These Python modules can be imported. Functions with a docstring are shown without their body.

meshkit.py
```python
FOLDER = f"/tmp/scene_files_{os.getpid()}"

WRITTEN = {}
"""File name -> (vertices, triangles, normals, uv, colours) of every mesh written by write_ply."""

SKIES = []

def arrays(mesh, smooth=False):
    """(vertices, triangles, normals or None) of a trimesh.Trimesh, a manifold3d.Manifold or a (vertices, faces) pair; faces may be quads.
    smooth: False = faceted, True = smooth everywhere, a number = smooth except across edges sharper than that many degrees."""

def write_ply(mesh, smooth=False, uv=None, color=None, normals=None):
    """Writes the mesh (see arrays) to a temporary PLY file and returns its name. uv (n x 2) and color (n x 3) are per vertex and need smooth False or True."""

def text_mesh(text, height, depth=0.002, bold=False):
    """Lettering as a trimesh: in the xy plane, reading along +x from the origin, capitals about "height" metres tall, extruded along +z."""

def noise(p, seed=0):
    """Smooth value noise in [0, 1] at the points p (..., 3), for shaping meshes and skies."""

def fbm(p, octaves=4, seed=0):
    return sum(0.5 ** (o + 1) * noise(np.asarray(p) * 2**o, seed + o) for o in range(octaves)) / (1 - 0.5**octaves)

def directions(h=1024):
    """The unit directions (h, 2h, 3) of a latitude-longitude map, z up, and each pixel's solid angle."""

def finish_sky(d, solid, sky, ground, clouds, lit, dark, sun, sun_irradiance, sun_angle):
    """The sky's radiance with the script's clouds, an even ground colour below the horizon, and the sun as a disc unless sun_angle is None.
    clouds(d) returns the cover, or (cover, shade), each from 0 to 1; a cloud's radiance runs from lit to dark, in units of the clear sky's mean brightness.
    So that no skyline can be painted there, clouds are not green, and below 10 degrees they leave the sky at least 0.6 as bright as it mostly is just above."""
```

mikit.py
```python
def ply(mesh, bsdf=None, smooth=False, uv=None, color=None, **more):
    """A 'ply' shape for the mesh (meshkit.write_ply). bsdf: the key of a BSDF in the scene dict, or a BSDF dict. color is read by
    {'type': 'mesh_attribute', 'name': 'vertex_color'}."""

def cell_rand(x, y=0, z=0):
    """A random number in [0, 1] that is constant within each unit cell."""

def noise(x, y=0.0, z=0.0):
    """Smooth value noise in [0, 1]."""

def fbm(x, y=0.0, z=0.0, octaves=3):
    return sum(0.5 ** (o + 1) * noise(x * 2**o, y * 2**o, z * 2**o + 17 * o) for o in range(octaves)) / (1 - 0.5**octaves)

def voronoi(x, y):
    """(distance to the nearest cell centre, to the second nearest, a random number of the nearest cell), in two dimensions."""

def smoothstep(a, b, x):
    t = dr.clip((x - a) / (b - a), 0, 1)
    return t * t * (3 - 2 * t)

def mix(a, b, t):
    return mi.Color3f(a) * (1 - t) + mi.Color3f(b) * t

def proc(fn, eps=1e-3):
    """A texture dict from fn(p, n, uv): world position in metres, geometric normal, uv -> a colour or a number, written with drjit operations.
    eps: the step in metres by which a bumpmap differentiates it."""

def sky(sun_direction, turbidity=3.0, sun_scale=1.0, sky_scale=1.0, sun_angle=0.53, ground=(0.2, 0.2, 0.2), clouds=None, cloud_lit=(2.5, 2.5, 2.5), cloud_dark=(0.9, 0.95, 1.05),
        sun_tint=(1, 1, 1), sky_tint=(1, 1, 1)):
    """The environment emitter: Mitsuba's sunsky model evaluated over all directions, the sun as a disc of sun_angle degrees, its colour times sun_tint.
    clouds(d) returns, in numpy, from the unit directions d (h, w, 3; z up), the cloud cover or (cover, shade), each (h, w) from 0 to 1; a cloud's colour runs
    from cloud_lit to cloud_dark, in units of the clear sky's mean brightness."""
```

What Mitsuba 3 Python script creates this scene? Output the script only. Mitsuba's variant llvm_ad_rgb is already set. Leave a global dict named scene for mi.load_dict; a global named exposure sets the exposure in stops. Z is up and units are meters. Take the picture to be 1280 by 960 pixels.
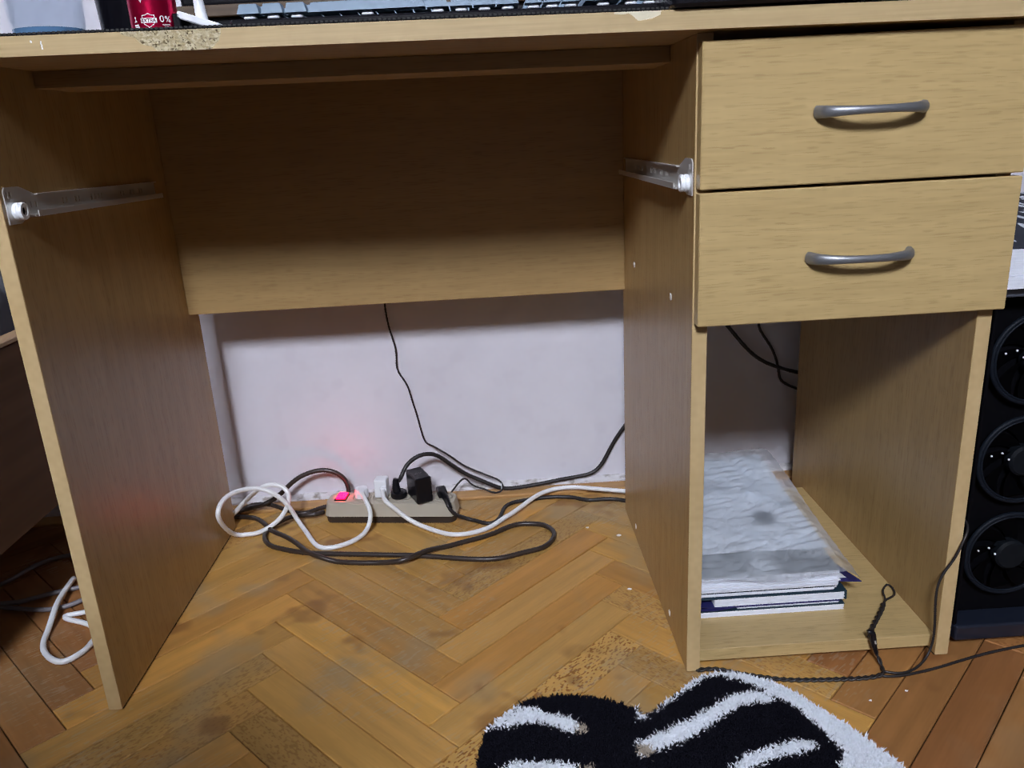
import math, random
import numpy as np, trimesh, mitsuba as mi, drjit as dr
import shapely
from shapely.geometry import Polygon, box as sbox, Point
from scipy.interpolate import CubicSpline
import mikit, meshkit
from mikit import noise, fbm, cell_rand, smoothstep, mix, voronoi

rng = np.random.default_rng(7)
scene, labels = {}, {}
T = mi.ScalarTransform4f
exposure = 0.42

# ------------------------------------------------------------------ camera
EYE = np.array([0.4963, -0.853, 0.6711])
YAW, PITCH, ROLL, FOCAL = 0.0181, -0.3077, -0.055, 1000.48
fwd = np.array([math.sin(YAW) * math.cos(PITCH), math.cos(YAW) * math.cos(PITCH), math.sin(PITCH)])
rgt = np.array([math.cos(YAW), -math.sin(YAW), 0.0])
upv = np.cross(rgt, fwd)
up2 = -math.sin(ROLL) * rgt + math.cos(ROLL) * upv
scene['camera'] = {'type': 'perspective', 'fov': 2 * math.degrees(math.atan(640 / FOCAL)), 'fov_axis': 'x', 'near_clip': 0.02, 'far_clip': 50.0,
                   'to_world': T().look_at(origin=EYE.tolist(), target=(EYE + fwd).tolist(), up=up2.tolist())}
# ------------------------------------------------------------------ the room's lamp
LAMP = (0.12, -2.75, 2.38)
LAMP_R = 0.25
LAMP_L = (132.0, 139.0, 160.0)
# ------------------------------------------------------------------ helpers


def add(key, mesh, bsdf, smooth=False, label=None, cat=None, group=None, kind=None, **more):
    base, n = key, 0
    while key in scene:
        n += 1
        key = f'{base}_{n:03d}'
    scene[key] = mikit.ply(mesh, bsdf, smooth, **more)
    tag(key, label, cat, group, kind)
    return key


def tag(key, label=None, cat=None, group=None, kind=None):
    d = {}
    for k, v in (('label', label), ('category', cat), ('group', group), ('kind', kind)):
        if v:
            d[k] = v
    if d:
        labels[key] = d


def cbox(lo, hi, c=0.001, fn=None):
    """box with chamfered edges"""
    lo, hi = np.array(lo, float), np.array(hi, float)
    c = min(c, 0.45 * float((hi - lo).min()))
    pts = []
    for sx in (0, 1):
        for sy in (0, 1):
            for sz in (0, 1):
                k = np.where([sx, sy, sz], hi, lo)
                d = np.where([sx, sy, sz], -c, c)
                for ax in range(3):
                    q = k + d
                    q[ax] = k[ax]
                    pts.append(q)
    m = trimesh.convex.convex_hull(np.array(pts))
    if fn is not None:
        m.vertices = fn(m.vertices)
    return m


def rbox(lo, hi, r, n=4):
    """box with rounded edges"""
    lo, hi = np.array(lo, float), np.array(hi, float)
    s = trimesh.creation.icosphere(subdivisions=2, radius=1.0).vertices
    pts = [np.where([i, j, k], hi - r, lo + r) + s * r for i in (0, 1) for j in (0, 1) for k in (0, 1)]
    return trimesh.convex.convex_hull(np.vstack(pts))


def cat_(*ms):
    return trimesh.util.concatenate(list(ms))


def move(m, loc=(0, 0, 0), rz=0.0, rx=0.0, ry=0.0):
    m = m.copy()
    for a, ax in ((rx, [1, 0, 0]), (ry, [0, 1, 0]), (rz, [0, 0, 1])):
        if a:
            m.apply_transform(trimesh.transformations.rotation_matrix(a, ax))
    m.apply_translation(loc)
    return m


def spline(pts, step=0.004):
    p = np.array(pts, float)
    t = np.concatenate([[0], np.cumsum(np.sqrt(np.linalg.norm(np.diff(p, axis=0), axis=1)))])
    cs = CubicSpline(t, p)
    d = cs(np.linspace(0, t[-1], 40 * len(p)))
    s = np.concatenate([[0], np.cumsum(np.linalg.norm(np.diff(d, axis=0), axis=1))])
    n = max(4, int(s[-1] / step))
    q = np.linspace(0, s[-1], n)
    return np.stack([np.interp(q, s, d[:, k]) for k in range(3)], 1)


def tube(path, r, sides=10, cap=True, twist=None):
    p = np.asarray(path, float)
    t = np.gradient(p, axis=0)
    t /= np.linalg.norm(t, axis=1, keepdims=True) + 1e-12
    a = np.array([0, 0, 1.0]) if abs(t[0][2]) < 0.9 else np.array([1.0, 0, 0])
    n = np.cross(t[0], a)
    n /= np.linalg.norm(n)
    rr = np.broadcast_to(np.asarray(r, float), (len(p),))
    ang = np.arange(sides) * 2 * np.pi / sides
    V = []
    for i in range(len(p)):
        n = n - t[i] * np.dot(n, t[i])
        n /= np.linalg.norm(n)
        b = np.cross(t[i], n)
        V.append(p[i] + rr[i] * (np.cos(ang)[:, None] * n + np.sin(ang)[:, None] * b))
    V = np.vstack(V)
    F = []
    for i in range(len(p) - 1):
        for j in range(sides):
            k = (j + 1) % sides
            F += [[i * sides + j, i * sides + k, (i + 1) * sides + k], [i * sides + j, (i + 1) * sides + k, (i + 1) * sides + j]]
    if cap:
        V = np.vstack([V, p[0], p[-1]])
        e = (len(p) - 1) * sides
        for j in range(sides):
            k = (j + 1) % sides
            F += [[len(V) - 2, k, j], [len(V) - 1, e + j, e + k]]
    return trimesh.Trimesh(V, np.array(F), process=False)


def cable(pts, r, sides=10, step=0.004, zmin=True):
    p = spline(pts, step)
    if zmin:
        p[:, 2] = np.maximum(p[:, 2], r + 0.0006)
    return tube(p, r, sides)


def lathe(profile, n=48):
    """profile: (r, z) pairs from the bottom up on the outside"""
    pr = np.array(profile, float)
    ang = np.arange(n) * 2 * np.pi / n
    V = np.stack([np.outer(pr[:, 0], np.cos(ang)), np.outer(pr[:, 0], np.sin(ang)), np.repeat(pr[:, 1:], n, 1)], -1).reshape(-1, 3)
    F = []
    for i in range(len(pr) - 1):
        for j in range(n):
            k = (j + 1) % n
            F += [[i * n + j, i * n + k, (i + 1) * n + k], [i * n + j, (i + 1) * n + k, (i + 1) * n + j]]
    m = trimesh.Trimesh(V, np.array(F), process=False)
    m.merge_vertices()
    m.update_faces(m.nondegenerate_faces())
    m.remove_unreferenced_vertices()
    return m


def extr(poly, h):
    gs = getattr(poly, 'geoms', [poly])
    return cat_(*[trimesh.creation.extrude_polygon(g, h, engine='earcut') for g in gs])


def xz(m, y):
    """extruded in +z over (x, z) -> thickness runs from y to y + h"""
    m = m.copy()
    v = m.vertices.copy()
    m.vertices = np.stack([v[:, 0], y + v[:, 2], v[:, 1]], 1)
    m.invert()
    return m


def torus(R, r, n=48, k=12):
    return trimesh.creation.torus(R, r, major_sections=n, minor_sections=k)


# ------------------------------------------------------------------ materials
def pr(name, color, rough=0.5, spec=0.5, bump=None, bump_scale=1.0, **kw):
    d = {'type': 'principled', 'base_color': color if isinstance(color, dict) else {'type': 'rgb', 'value': list(color)}, 'roughness': rough, 'specular': spec, **kw}
    if bump is not None:
        d = {'type': 'bumpmap', 'arbitrary': bump, 'scale': bump_scale, 'bsdf': d}
    scene[name] = {'type': 'twosided', 'bsdf': d}


OAK_L, OAK_D = (0.49, 0.358, 0.162), (0.30, 0.203, 0.078)


def oak_fn(axis, light=None, dark=None):
    light, dark = light or OAK_L, dark or OAK_D

    def fn(p, n, uv):
        if axis == 'x':
            a, b = p.x, p.z + 0.83 * p.y
        else:
            a, b = p.z, p.x + 0.83 * p.y
        w = (noise(a * 2.2, b * 7.0, 3.0) - 0.5) * 0.02
        b2 = b + w
        rings = noise(a * 1.6, b2 * 70.0, 1.5)
        fine = noise(a * 22.0, b2 * 340.0, 4.5)
        pores = smoothstep(0.52, 0.78, noise(a * 70.0, b2 * 900.0, 9.5)) * (0.5 + 0.8 * noise(a * 4.0, b2 * 40.0, 2.5))
        t = dr.clip(0.34 * rings + 0.40 * fine + 0.34 * pores - 0.10, 0, 1)
        return mix(light, dark, t)
    return fn


SHADED_L, SHADED_D = (0.365, 0.240, 0.100), (0.235, 0.143, 0.052)  # same oak, darkened and reddened: shade and floor bounce put into the colour
oak_x, oak_z, oak_shaded = oak_fn('x'), oak_fn('z', SHADED_L, SHADED_D), oak_fn('x', SHADED_L, SHADED_D)
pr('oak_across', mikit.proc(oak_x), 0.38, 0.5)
pr('oak_inside_shaded', mikit.proc(oak_shaded), 0.38, 0.5)
pr('oak_upright_shaded', mikit.proc(oak_z), 0.36, 0.5)


def edge_fn(p, n, uv):
    t = noise(p.x * 40 + p.y * 300, p.y * 300, p.z * 12) * 0.5 + noise(p.x * 220, p.y * 200, p.z * 160) * 0.3
    return mix((0.52, 0.385, 0.20), (0.40, 0.275, 0.12), dr.clip(t, 0, 1))


def edge_top_fn(p, n, uv):
    t = noise(p.x * 14, 2.5, p.z * 420) * 0.6 + noise(p.x * 40, 7.5, p.z * 900) * 0.35
    c = mix((0.49, 0.375, 0.20), (0.37, 0.265, 0.125), dr.clip(t, 0, 1))
    # small white paint scratches near the left end
    s = dr.select((dr.abs(p.x - 0.0912 - 0.0008 * noise(p.z * 900)) < 0.0007) & (dr.abs(p.z - 0.7683) < 0.0036), 1.0, 0.0)
    s = dr.maximum(s, dr.select(dr.square(p.x - 0.0827) + dr.square(p.z - 0.7718) < 1.1e-6, 1.0, 0.0))
    return mix(c, (0.75, 0.74, 0.68), s)


pr('oak_edge', mikit.proc(edge_fn), 0.45, 0.35)
pr('oak_edge_front', mikit.proc(edge_top_fn), 0.42, 0.35)


def chip_fn(p, n, uv):
    f, s, k = voronoi(p.x * 700, p.z * 700)
    f2, s2, k2 = voronoi(p.x * 330 + 5, p.z * 420)
    dark = smoothstep(0.50, 0.95, k)
    c = mix((0.52, 0.46, 0.31), (0.36, 0.29, 0.16), k2)
    return mix(c, (0.10, 0.075, 0.035), dark * smoothstep(0.3, 0.7, noise(p.x * 260, 4.5, p.z * 260)))


pr('chipboard', mikit.proc(chip_fn), 0.9, 0.1)
pr('bare_wood', (0.62, 0.57, 0.42), 0.9, 0.1)


def wall_fn(p, n, uv):
    t = fbm(p.x * 9, p.z * 9, 2.0, octaves=4)
    u = smoothstep(0.58, 0.8, fbm(p.x * 26 + 4, p.z * 26, 7.0, octaves=3))
    c = mix((0.675, 0.668, 0.715), (0.595, 0.588, 0.635), t)
    return mix(c, (0.52, 0.50, 0.55), u * 0.22)


def wall_bump(p, n, uv):
    return fbm(p.x * 40, p.z * 40, p.y * 40, octaves=3) + 0.4 * noise(p.x * 160, p.z * 160, 0.5)


pr('wall_paint', mikit.proc(wall_fn), 0.8, 0.2, bump=mikit.proc(wall_bump), bump_scale=0.0016)
pr('room_paint', (0.055, 0.045, 0.040), 0.9, 0.1)
pr('ceiling_paint', (0.14, 0.13, 0.13), 0.9, 0.1)  # unseen ceiling toned dark to hold back bounced light


def plaster_fn(p, n, uv):
    return mix((0.66, 0.65, 0.66), (0.30, 0.27, 0.24), smoothstep(0.45, 0.75, fbm(p.x * 70, p.z * 120, p.y * 70)))


pr('plaster', mikit.proc(plaster_fn), 0.9, 0.1)


def plank_fn(p, n, uv):
    ident = dr.floor(uv.y / 10.0)
    v = uv.y - ident * 10.0
    u = uv.x
    red = dr.select(ident > 500, 1.0, 0.0)
    speck = dr.select((ident > 300) & (ident < 500), 1.0, 0.0)
    r1, r2, r3 = cell_rand(ident, 3), cell_rand(ident, 7), cell_rand(ident, 11)
    g = noise(u * 7 + r1 * 60, v * 90, ident) * 0.55 + noise(u * 26, v * 420, ident + 0.5) * 0.3 + noise(u * 70, v * 900, ident) * 0.15
    golden = mix(mix((0.56, 0.310, 0.074), (0.50, 0.225, 0.046), r1), (0.50, 0.300, 0.095), r2 * 0.8)
    ruddy = mix((0.30, 0.125, 0.042), (0.37, 0.175, 0.055), r1)
    c = mix(golden, ruddy, red)
    c = c * (0.82 + 0.32 * r3) * (1.10 - 0.38 * g)
    # figured beech flecks on some planks
    fl = smoothstep(0.55, 0.8, noise(u * 260, v * 560, ident + 2.0)) * dr.maximum(speck, 0.45 * smoothstep(0.82, 0.86, r2))
    c = mix(c, c * mi.Color3f(0.50, 0.36, 0.25), fl)
    # worn, greyed varnish and scuffs
    worn = smoothstep(0.50, 0.78, fbm(p.x * 11, p.y * 11, 5.0, octaves=4)) * (1 - 0.6 * red)
    c = mix(c, (0.33, 0.25, 0.14), worn * 0.55)
    sc = smoothstep(0.62, 0.85, noise(p.x * 90 + p.y * 60, p.y * 320 - p.x * 260, 3.0)) * smoothstep(0.55, 0.75, noise(p.x * 7, p.y * 7, 8.0))
    c = mix(c, (0.42, 0.35, 0.25), sc * 0.25)
    # brown water stains along some seams
    st = smoothstep(0.66, 0.84, fbm(p.x * 15 + 3.0, p.y * 17, 1.0, octaves=3))
    return mix(c, (0.17, 0.065, 0.022), st * 0.55)


def plank_rough(p, n, uv):
    return 0.38 + 0.25 * fbm(p.x * 14, p.y * 14, 2.0)


def plank_bump(p, n, uv):
    return noise(uv.x * 20, (uv.y - dr.floor(uv.y / 10) * 10) * 500, 1.0) + 1.5 * fbm(p.x * 25, p.y * 25, 3.0)


pr('plank_varnish', mikit.proc(plank_fn), mikit.proc(plank_rough), 0.32, bump=mikit.proc(plank_bump), bump_scale=0.0003)
pr('seam_dirt', (0.045, 0.028, 0.015), 0.9, 0.1)
pr('strip_wood', mikit.proc(lambda p, n, uv: mix((0.50, 0.28, 0.095), (0.36, 0.19, 0.07), fbm(p.x * 12, p.y * 200, p.z * 100))), 0.4, 0.4)
pr('black_plastic', (0.005, 0.005, 0.007), 0.28, 0.3)
pr('cup_black', (0.003, 0.003, 0.005), 0.2, 0.25)
pr('black_rubber', (0.016, 0.014, 0.014), 0.45, 0.45)
pr('brown_rubber', (0.030, 0.022, 0.018), 0.35, 0.5)
pr('white_rubber', (0.74, 0.76, 0.76), 0.38, 0.5)
pr('grey_rubber', (0.17, 0.16, 0.17), 0.45, 0.45)
pr('white_plastic', (0.74, 0.77, 0.80), 0.32, 0.5)
pr('beige_plastic', (0.40, 0.365, 0.29), 0.42, 0.4)
pr('outlet_plastic', (0.33, 0.30, 0.24), 0.5, 0.4)
pr('steel', (0.235, 0.245, 0.26), 0.42, 0.5, metallic=0.7)
pr('zinc', (0.62, 0.61, 0.58), 0.38, 0.5, metallic=0.55)
pr('nylon', (0.78, 0.82, 0.84), 0.35, 0.5)
pr('hole_black', (0.006, 0.006, 0.007), 0.8, 0.1)
pr('cap_white', (0.76, 0.74, 0.68), 0.45, 0.4)

# ------------------------------------------------------------------ the setting
YW = 0.594                                   # the wall behind the desk
X0, X1, Y0, ZC = -1.9, 2.5, -3.75, 2.75
W, PT = 0.7136, 0.017                        # knee space, board thickness
X3 = 1.0329                                  # inner face of the right side panel
add('wall_back', cbox((X0 - .1, YW, -.1), (X1 + .1, YW + .1, ZC), 0.0005), 'wall_paint', label='pale lavender painted wall behind the desk', kind='structure')
add('wall_left', cbox((X0 - .1, Y0, -.1), (X0, YW, ZC), 0.0005), 'room_paint', label='left wall of the room, outside the picture', kind='structure')
add('wall_right', cbox((X1, Y0, -.1), (X1 + .1, YW, ZC), 0.0005), 'room_paint', label='right wall of the room, outside the picture', kind='structure')
add('wall_front', cbox((X0 - .1, Y0 - .1, -.1), (X1 + .1, Y0, ZC), 0.0005), 'room_paint', label='wall behind the camera', kind='structure')
add('ceiling', cbox((X0 - .1, Y0 - .1, ZC), (X1 + .1, YW + .1, ZC + .1), 0.0005), 'ceiling_paint', label='ceiling of the room, darkened to cut bounced light', kind='structure')
add('floor', cbox((X0 - .1, Y0 - .1, -.12), (X1 + .1, YW + .05, -.0045), 0.0005), 'seam_dirt', label='worn herringbone parquet floor', kind='structure')

# herringbone parquet: columns 0.2415 wide, planks at 45 degrees
LP, WP = 0.2415 * math.sqrt(2), 0.053
PIT = WP * math.sqrt(2)
HW = WP / math.sqrt(2)
FIELD = sbox(-0.85, -0.34, 1.75, 0.5435)


def plank_mesh(poly, ident, u_dir, org, lift):
    g, bev = 0.0008, 0.0009
    outer = poly.buffer(-g, join_style=2)
    if outer.is_empty or outer.geom_type != 'Polygon' or outer.area < 2e-4:
        return None
    inner = outer.buffer(-bev, join_style=2)
    outer = shapely.geometry.polygon.orient(outer)
    inner = shapely.geometry.polygon.orient(inner)
    a = np.array(outer.exterior.coords)[:-1]
    b = np.array(inner.exterior.coords)[:-1]
    if len(a) != len(b):
        return None
    b = np.array([b[np.argmin(((b - q) ** 2).sum(1))] for q in a])
    n = len(a)
    V = np.vstack([np.c_[a, np.full(n, -.0045)], np.c_[a, np.full(n, -.0009 + lift)], np.c_[b, np.full(n, lift)]])
    F = []
    for k in (0, 1):
        for j in range(n):
            q = (j + 1) % n
            F += [[k * n + j, k * n + q, (k + 1) * n + q], [k * n + j, (k + 1) * n + q, (k + 1) * n + j]]
    for j in range(1, n - 1):
        F.append([2 * n, 2 * n + j, 2 * n + j + 1])
    d = V[:, :2] - org
    uv = np.stack([d @ u_dir, np.clip(d @ np.array([-u_dir[1], u_dir[0]]), -.2, .2) + 10 * ident + 1.0], 1)
    return trimesh.Trimesh(V, np.array(F), process=False), uv


ident = 0
for k in range(-5, 8):
    b0 = 0.147 + 0.2415 * k
    # high corners of the boundary at b = 0.63 stand at y = 0.0647 + 0.075 n
    hi = 0.0647 + 0.2415 * (k - 2 if (k % 2) else 0)
    if k % 2:                                   # '/' planks: left-end corner (b + HW, hi)
        hi = 0.0647 - 0.2415 if True else 0
        u = np.array([1, 1]) / math.sqrt(2)
        v = np.array([-1, 1]) / math.sqrt(2)
        start = np.array([b0 + HW, hi])
    else:                                       # '\' planks: left-end corner (b, lo)
        u = np.array([1, -1]) / math.sqrt(2)
        v = np.array([1, 1]) / math.sqrt(2)
        start = np.array([b0, 0.0647 + HW])
    for n in range(-22, 22):
        P = start + np.array([0, n * PIT])
        q = [P, P + LP * u, P + LP * u + WP * v, P + WP * v]
        poly = Polygon(q).intersection(FIELD)
        if poly.is_empty or poly.geom_type != 'Polygon':
            continue
        ident += 1
        c = (P + P + LP * u + WP * v) / 2
        code = ident
        if c[0] > 0.86 or c[0] < -0.03:
            code = 500 + ident
        elif abs(c[0] - 0.53) < .02 and abs(c[1] + 0.045) < .03:
            code = 300 + ident % 190
        r = plank_mesh(poly, code, u, P, float(rng.uniform(-.0004, .0003)))
        if r:
            add('floor__plank', r[0], 'plank_varnish', uv=r[1])
# dark covering added beyond the picture to cut light bouncing under the desk
bd = cat_(cbox((X0, Y0, -.0045), (-.85, YW, 0), .0005), cbox((1.75, Y0, -.0045), (X1, YW, 0), .0005), cbox((-.85, Y0, -.0045), (1.75, -.341, 0), .0005))
pr('added_dark_carpet', (0.035, 0.028, 0.024), 0.95, 0.1)
add('floor__added_carpet', bd, 'added_dark_carpet', label='dark covering added to the unseen rest of the floor against bounced light')
add('trim_1', cbox((-.85, .5445, -.003), (1.75, .5785, .0045), .002), 'strip_wood', label='narrow wooden border strip along the foot of the wall', kind='structure')
bead = []
xs = np.arange(-.85, 1.75, .006)
h = .006 + .007 * meshkit.fbm(np.stack([xs * 45, xs * 0 + 1.5, xs * 0], 1), 3)
d = .580 - .004 * meshkit.fbm(np.stack([xs * 60, xs * 0 + 8.5, xs * 0], 1), 3)
pv = np.vstack([np.c_[xs, d, xs * 0 - .003], np.c_[xs, d + .001, h * .7], np.c_[xs, d + .006, h], np.c_[xs, xs * 0 + YW, h + .003]])
nx = len(xs)
pf = [[r_ * nx + i, r_ * nx + i + 1, (r_ + 1) * nx + i + 1, (r_ + 1) * nx + i] for r_ in range(3) for i in range(nx - 1)]
add('trim_2', (pv, np.array(pf)), 'plaster', label='rough bead of white plaster between wall and border strip', kind='structure')

# ------------------------------------------------------------------ ceiling lamp
g = trimesh.creation.icosphere(subdivisions=3, radius=LAMP_R)
g.apply_translation(LAMP)
scene['ceiling_lamp__globe'] = {**mikit.ply(g, 'white_plastic', True), 'emitter': {'type': 'area', 'radiance': {'type': 'rgb', 'value': list(LAMP_L)}}}
add('ceiling_lamp__rod', tube([(LAMP[0], LAMP[1], LAMP[2] + LAMP_R - .01), (LAMP[0], LAMP[1], ZC - .02)], .008, 12), 'steel', 30)
add('ceiling_lamp__canopy', move(lathe([(0, -.03), (.03, -.03), (.055, 0), (0, 0)], 32), (LAMP[0], LAMP[1], ZC)), 'white_plastic', 30)
tag('ceiling_lamp', 'white glass globe lamp hanging from the ceiling behind the camera', 'lamp')

# ------------------------------------------------------------------ added chair, unseen behind the camera; its back shades the floor before the desk
pr('chair_fabric', (0.030, 0.030, 0.034), 0.9, 0.1)
pr('chair_plastic', (0.014, 0.014, 0.015), 0.4, 0.5)
CHX, CHY = -.01, -1.36
add('added_chair__seat', rbox((CHX - .25, CHY - .25, .44), (CHX + .25, CHY + .23, .52), .035), 'chair_fabric', 40)
add('added_chair__backrest', rbox((CHX - .25, CHY + .215, .55), (CHX + .25, CHY + .285, .955), .034), 'chair_fabric', 40)
add('added_chair__bracket', tube(spline([(CHX, CHY, .43), (CHX, CHY + .20, .425), (CHX, CHY + .265, .50), (CHX, CHY + .262, .62)], .01), .018, 14), 'chair_plastic', 40)
add('added_chair__column', tube([(CHX, CHY, .09), (CHX, CHY, .44)], .025, 20), 'chair_plastic', 40)
for i in range(5):
    a = i * 2 * math.pi / 5 + .3
    e = np.array([CHX + .28 * math.cos(a), CHY + .28 * math.sin(a)])
    add('added_chair__leg', tube([(CHX, CHY, .105), (e[0], e[1], .070)], [.026, .016], 14), 'chair_plastic', 40)
    w_ = trimesh.creation.cylinder(radius=.028, height=.04, sections=24)
    add('added_chair__caster', move(w_, (e[0], e[1], .0290), rx=math.pi / 2, rz=a), 'chair_plastic', 40)
tag('added_chair', 'unseen black office chair added behind the camera to shade the floor', 'chair')

# ------------------------------------------------------------------ desk
tag('desk', 'light oak laminate desk with a chipped front edge, two drawers and open shelf', 'desk')


def zt(x):                                      # underside of the top, a little lower on the right
    return 0.7604 - 0.0116 * x


TT = 0.0178


def tilt(v):
    v = v.copy()
    v[:, 2] += zt(v[:, 0])
    return v


XA, XB = -0.045, 1.085
YF = -0.0340
add('desk__tabletop', cbox((XA, YF + .0018, 0), (XB, .555, TT), .0004, tilt), 'oak_inside_shaded')
KO = 0.8190 / 0.8432


def front(pts):
    return Polygon([(.4963 + (x - .4963) * KO, .6711 + (z - .6711) * KO) for x, z in pts])


hole = front([(0.1528, 0.7793), (0.1605, 0.7752), (0.1686, 0.7735), (0.1712, 0.7700), (0.1752, 0.7670), (0.1838, 0.7648), (0.1860, 0.7618), (0.1893, 0.7600), (0.238, 0.7592), (0.2430, 0.7622), (0.2480, 0.7668), (0.2510, 0.7735), (0.2526, 0.79)])
hole2 = front([(0.6300, 0.7722), (0.6380, 0.7712), (0.6440, 0.7722), (0.6474, 0.7702), (0.6536, 0.7649), (0.6669, 0.7664), (0.6755, 0.7696), (0.6794, 0.79), (0.63, 0.79)])
band = Polygon([(XA, zt(XA)), (XB, zt(XB)), (XB, zt(XB) + TT), (XA, zt(XA) + TT)]).difference(hole).difference(hole2)
add('desk__edge_band', xz(extr(band, .0018), YF), 'oak_edge_front', label='lighter oak edge strip with two broken-out patches')
gx, gz = np.meshgrid(np.linspace(.160, .2625, 90), np.linspace(-.0002, TT + .0001, 22))
gz = gz + zt(gx)
gy = YF + .0014 - .0012 * meshkit.fbm(np.stack([gx * 900, gz * 900, gx * 0], -1), 3) + .0006
idx = np.arange(gx.size).reshape(gx.shape)
qd = np.stack([idx[:-1, :-1], idx[:-1, 1:], idx[1:, 1:], idx[1:, :-1]], -1).reshape(-1, 4)
add('desk__exposed_core', (np.stack([gx, gy, gz], -1).reshape(-1, 3), qd), 'chipboard', label='bare chipboard where the edge strip has broken away')
gx, gz = np.meshgrid(np.linspace(.621, .677, 60), np.linspace(.002, TT + .0001, 16))
gz = gz + zt(gx)
gy = YF + .0012 - .0005 * meshkit.fbm(np.stack([gx * 700, gz * 700, gx * 0], -1), 3) + .0004
idx = np.arange(gx.size).reshape(gx.shape)
qd = np.stack([idx[:-1, :-1], idx[:-1, 1:], idx[1:, 1:], idx[1:, :-1]], -1).reshape(-1, 4)
add('desk__exposed_core', (np.stack([gx, gy, gz], -1).reshape(-1, 3), qd), 'bare_wood', label='pale bare patch on the front edge')


def panel(x, depth, z0=0.0025):
    n = len([k for k in scene if k.startswith('desk__side_panel') and k.count('__') == 1])
    lo, hi = (x, .0008, z0), (x + PT, depth, zt(x + PT / 2))
    k = add('desk__side_panel', cbox(lo, hi, .0006), 'oak_upright_shaded')
    add(k + '__edge_band', cbox((x + .0002, 0, z0), (x + PT - .0002, .0010, zt(x + PT / 2) - .0002), .0004), 'oak_edge')
    add(k + '__shadow_line', cbox((x + .001, .004, 0), (x + PT - .001, depth - .004, z0 + .0002), .0002), 'black_plastic')  # black strip drawn in for the shadow line along the floor
    return k


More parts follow.
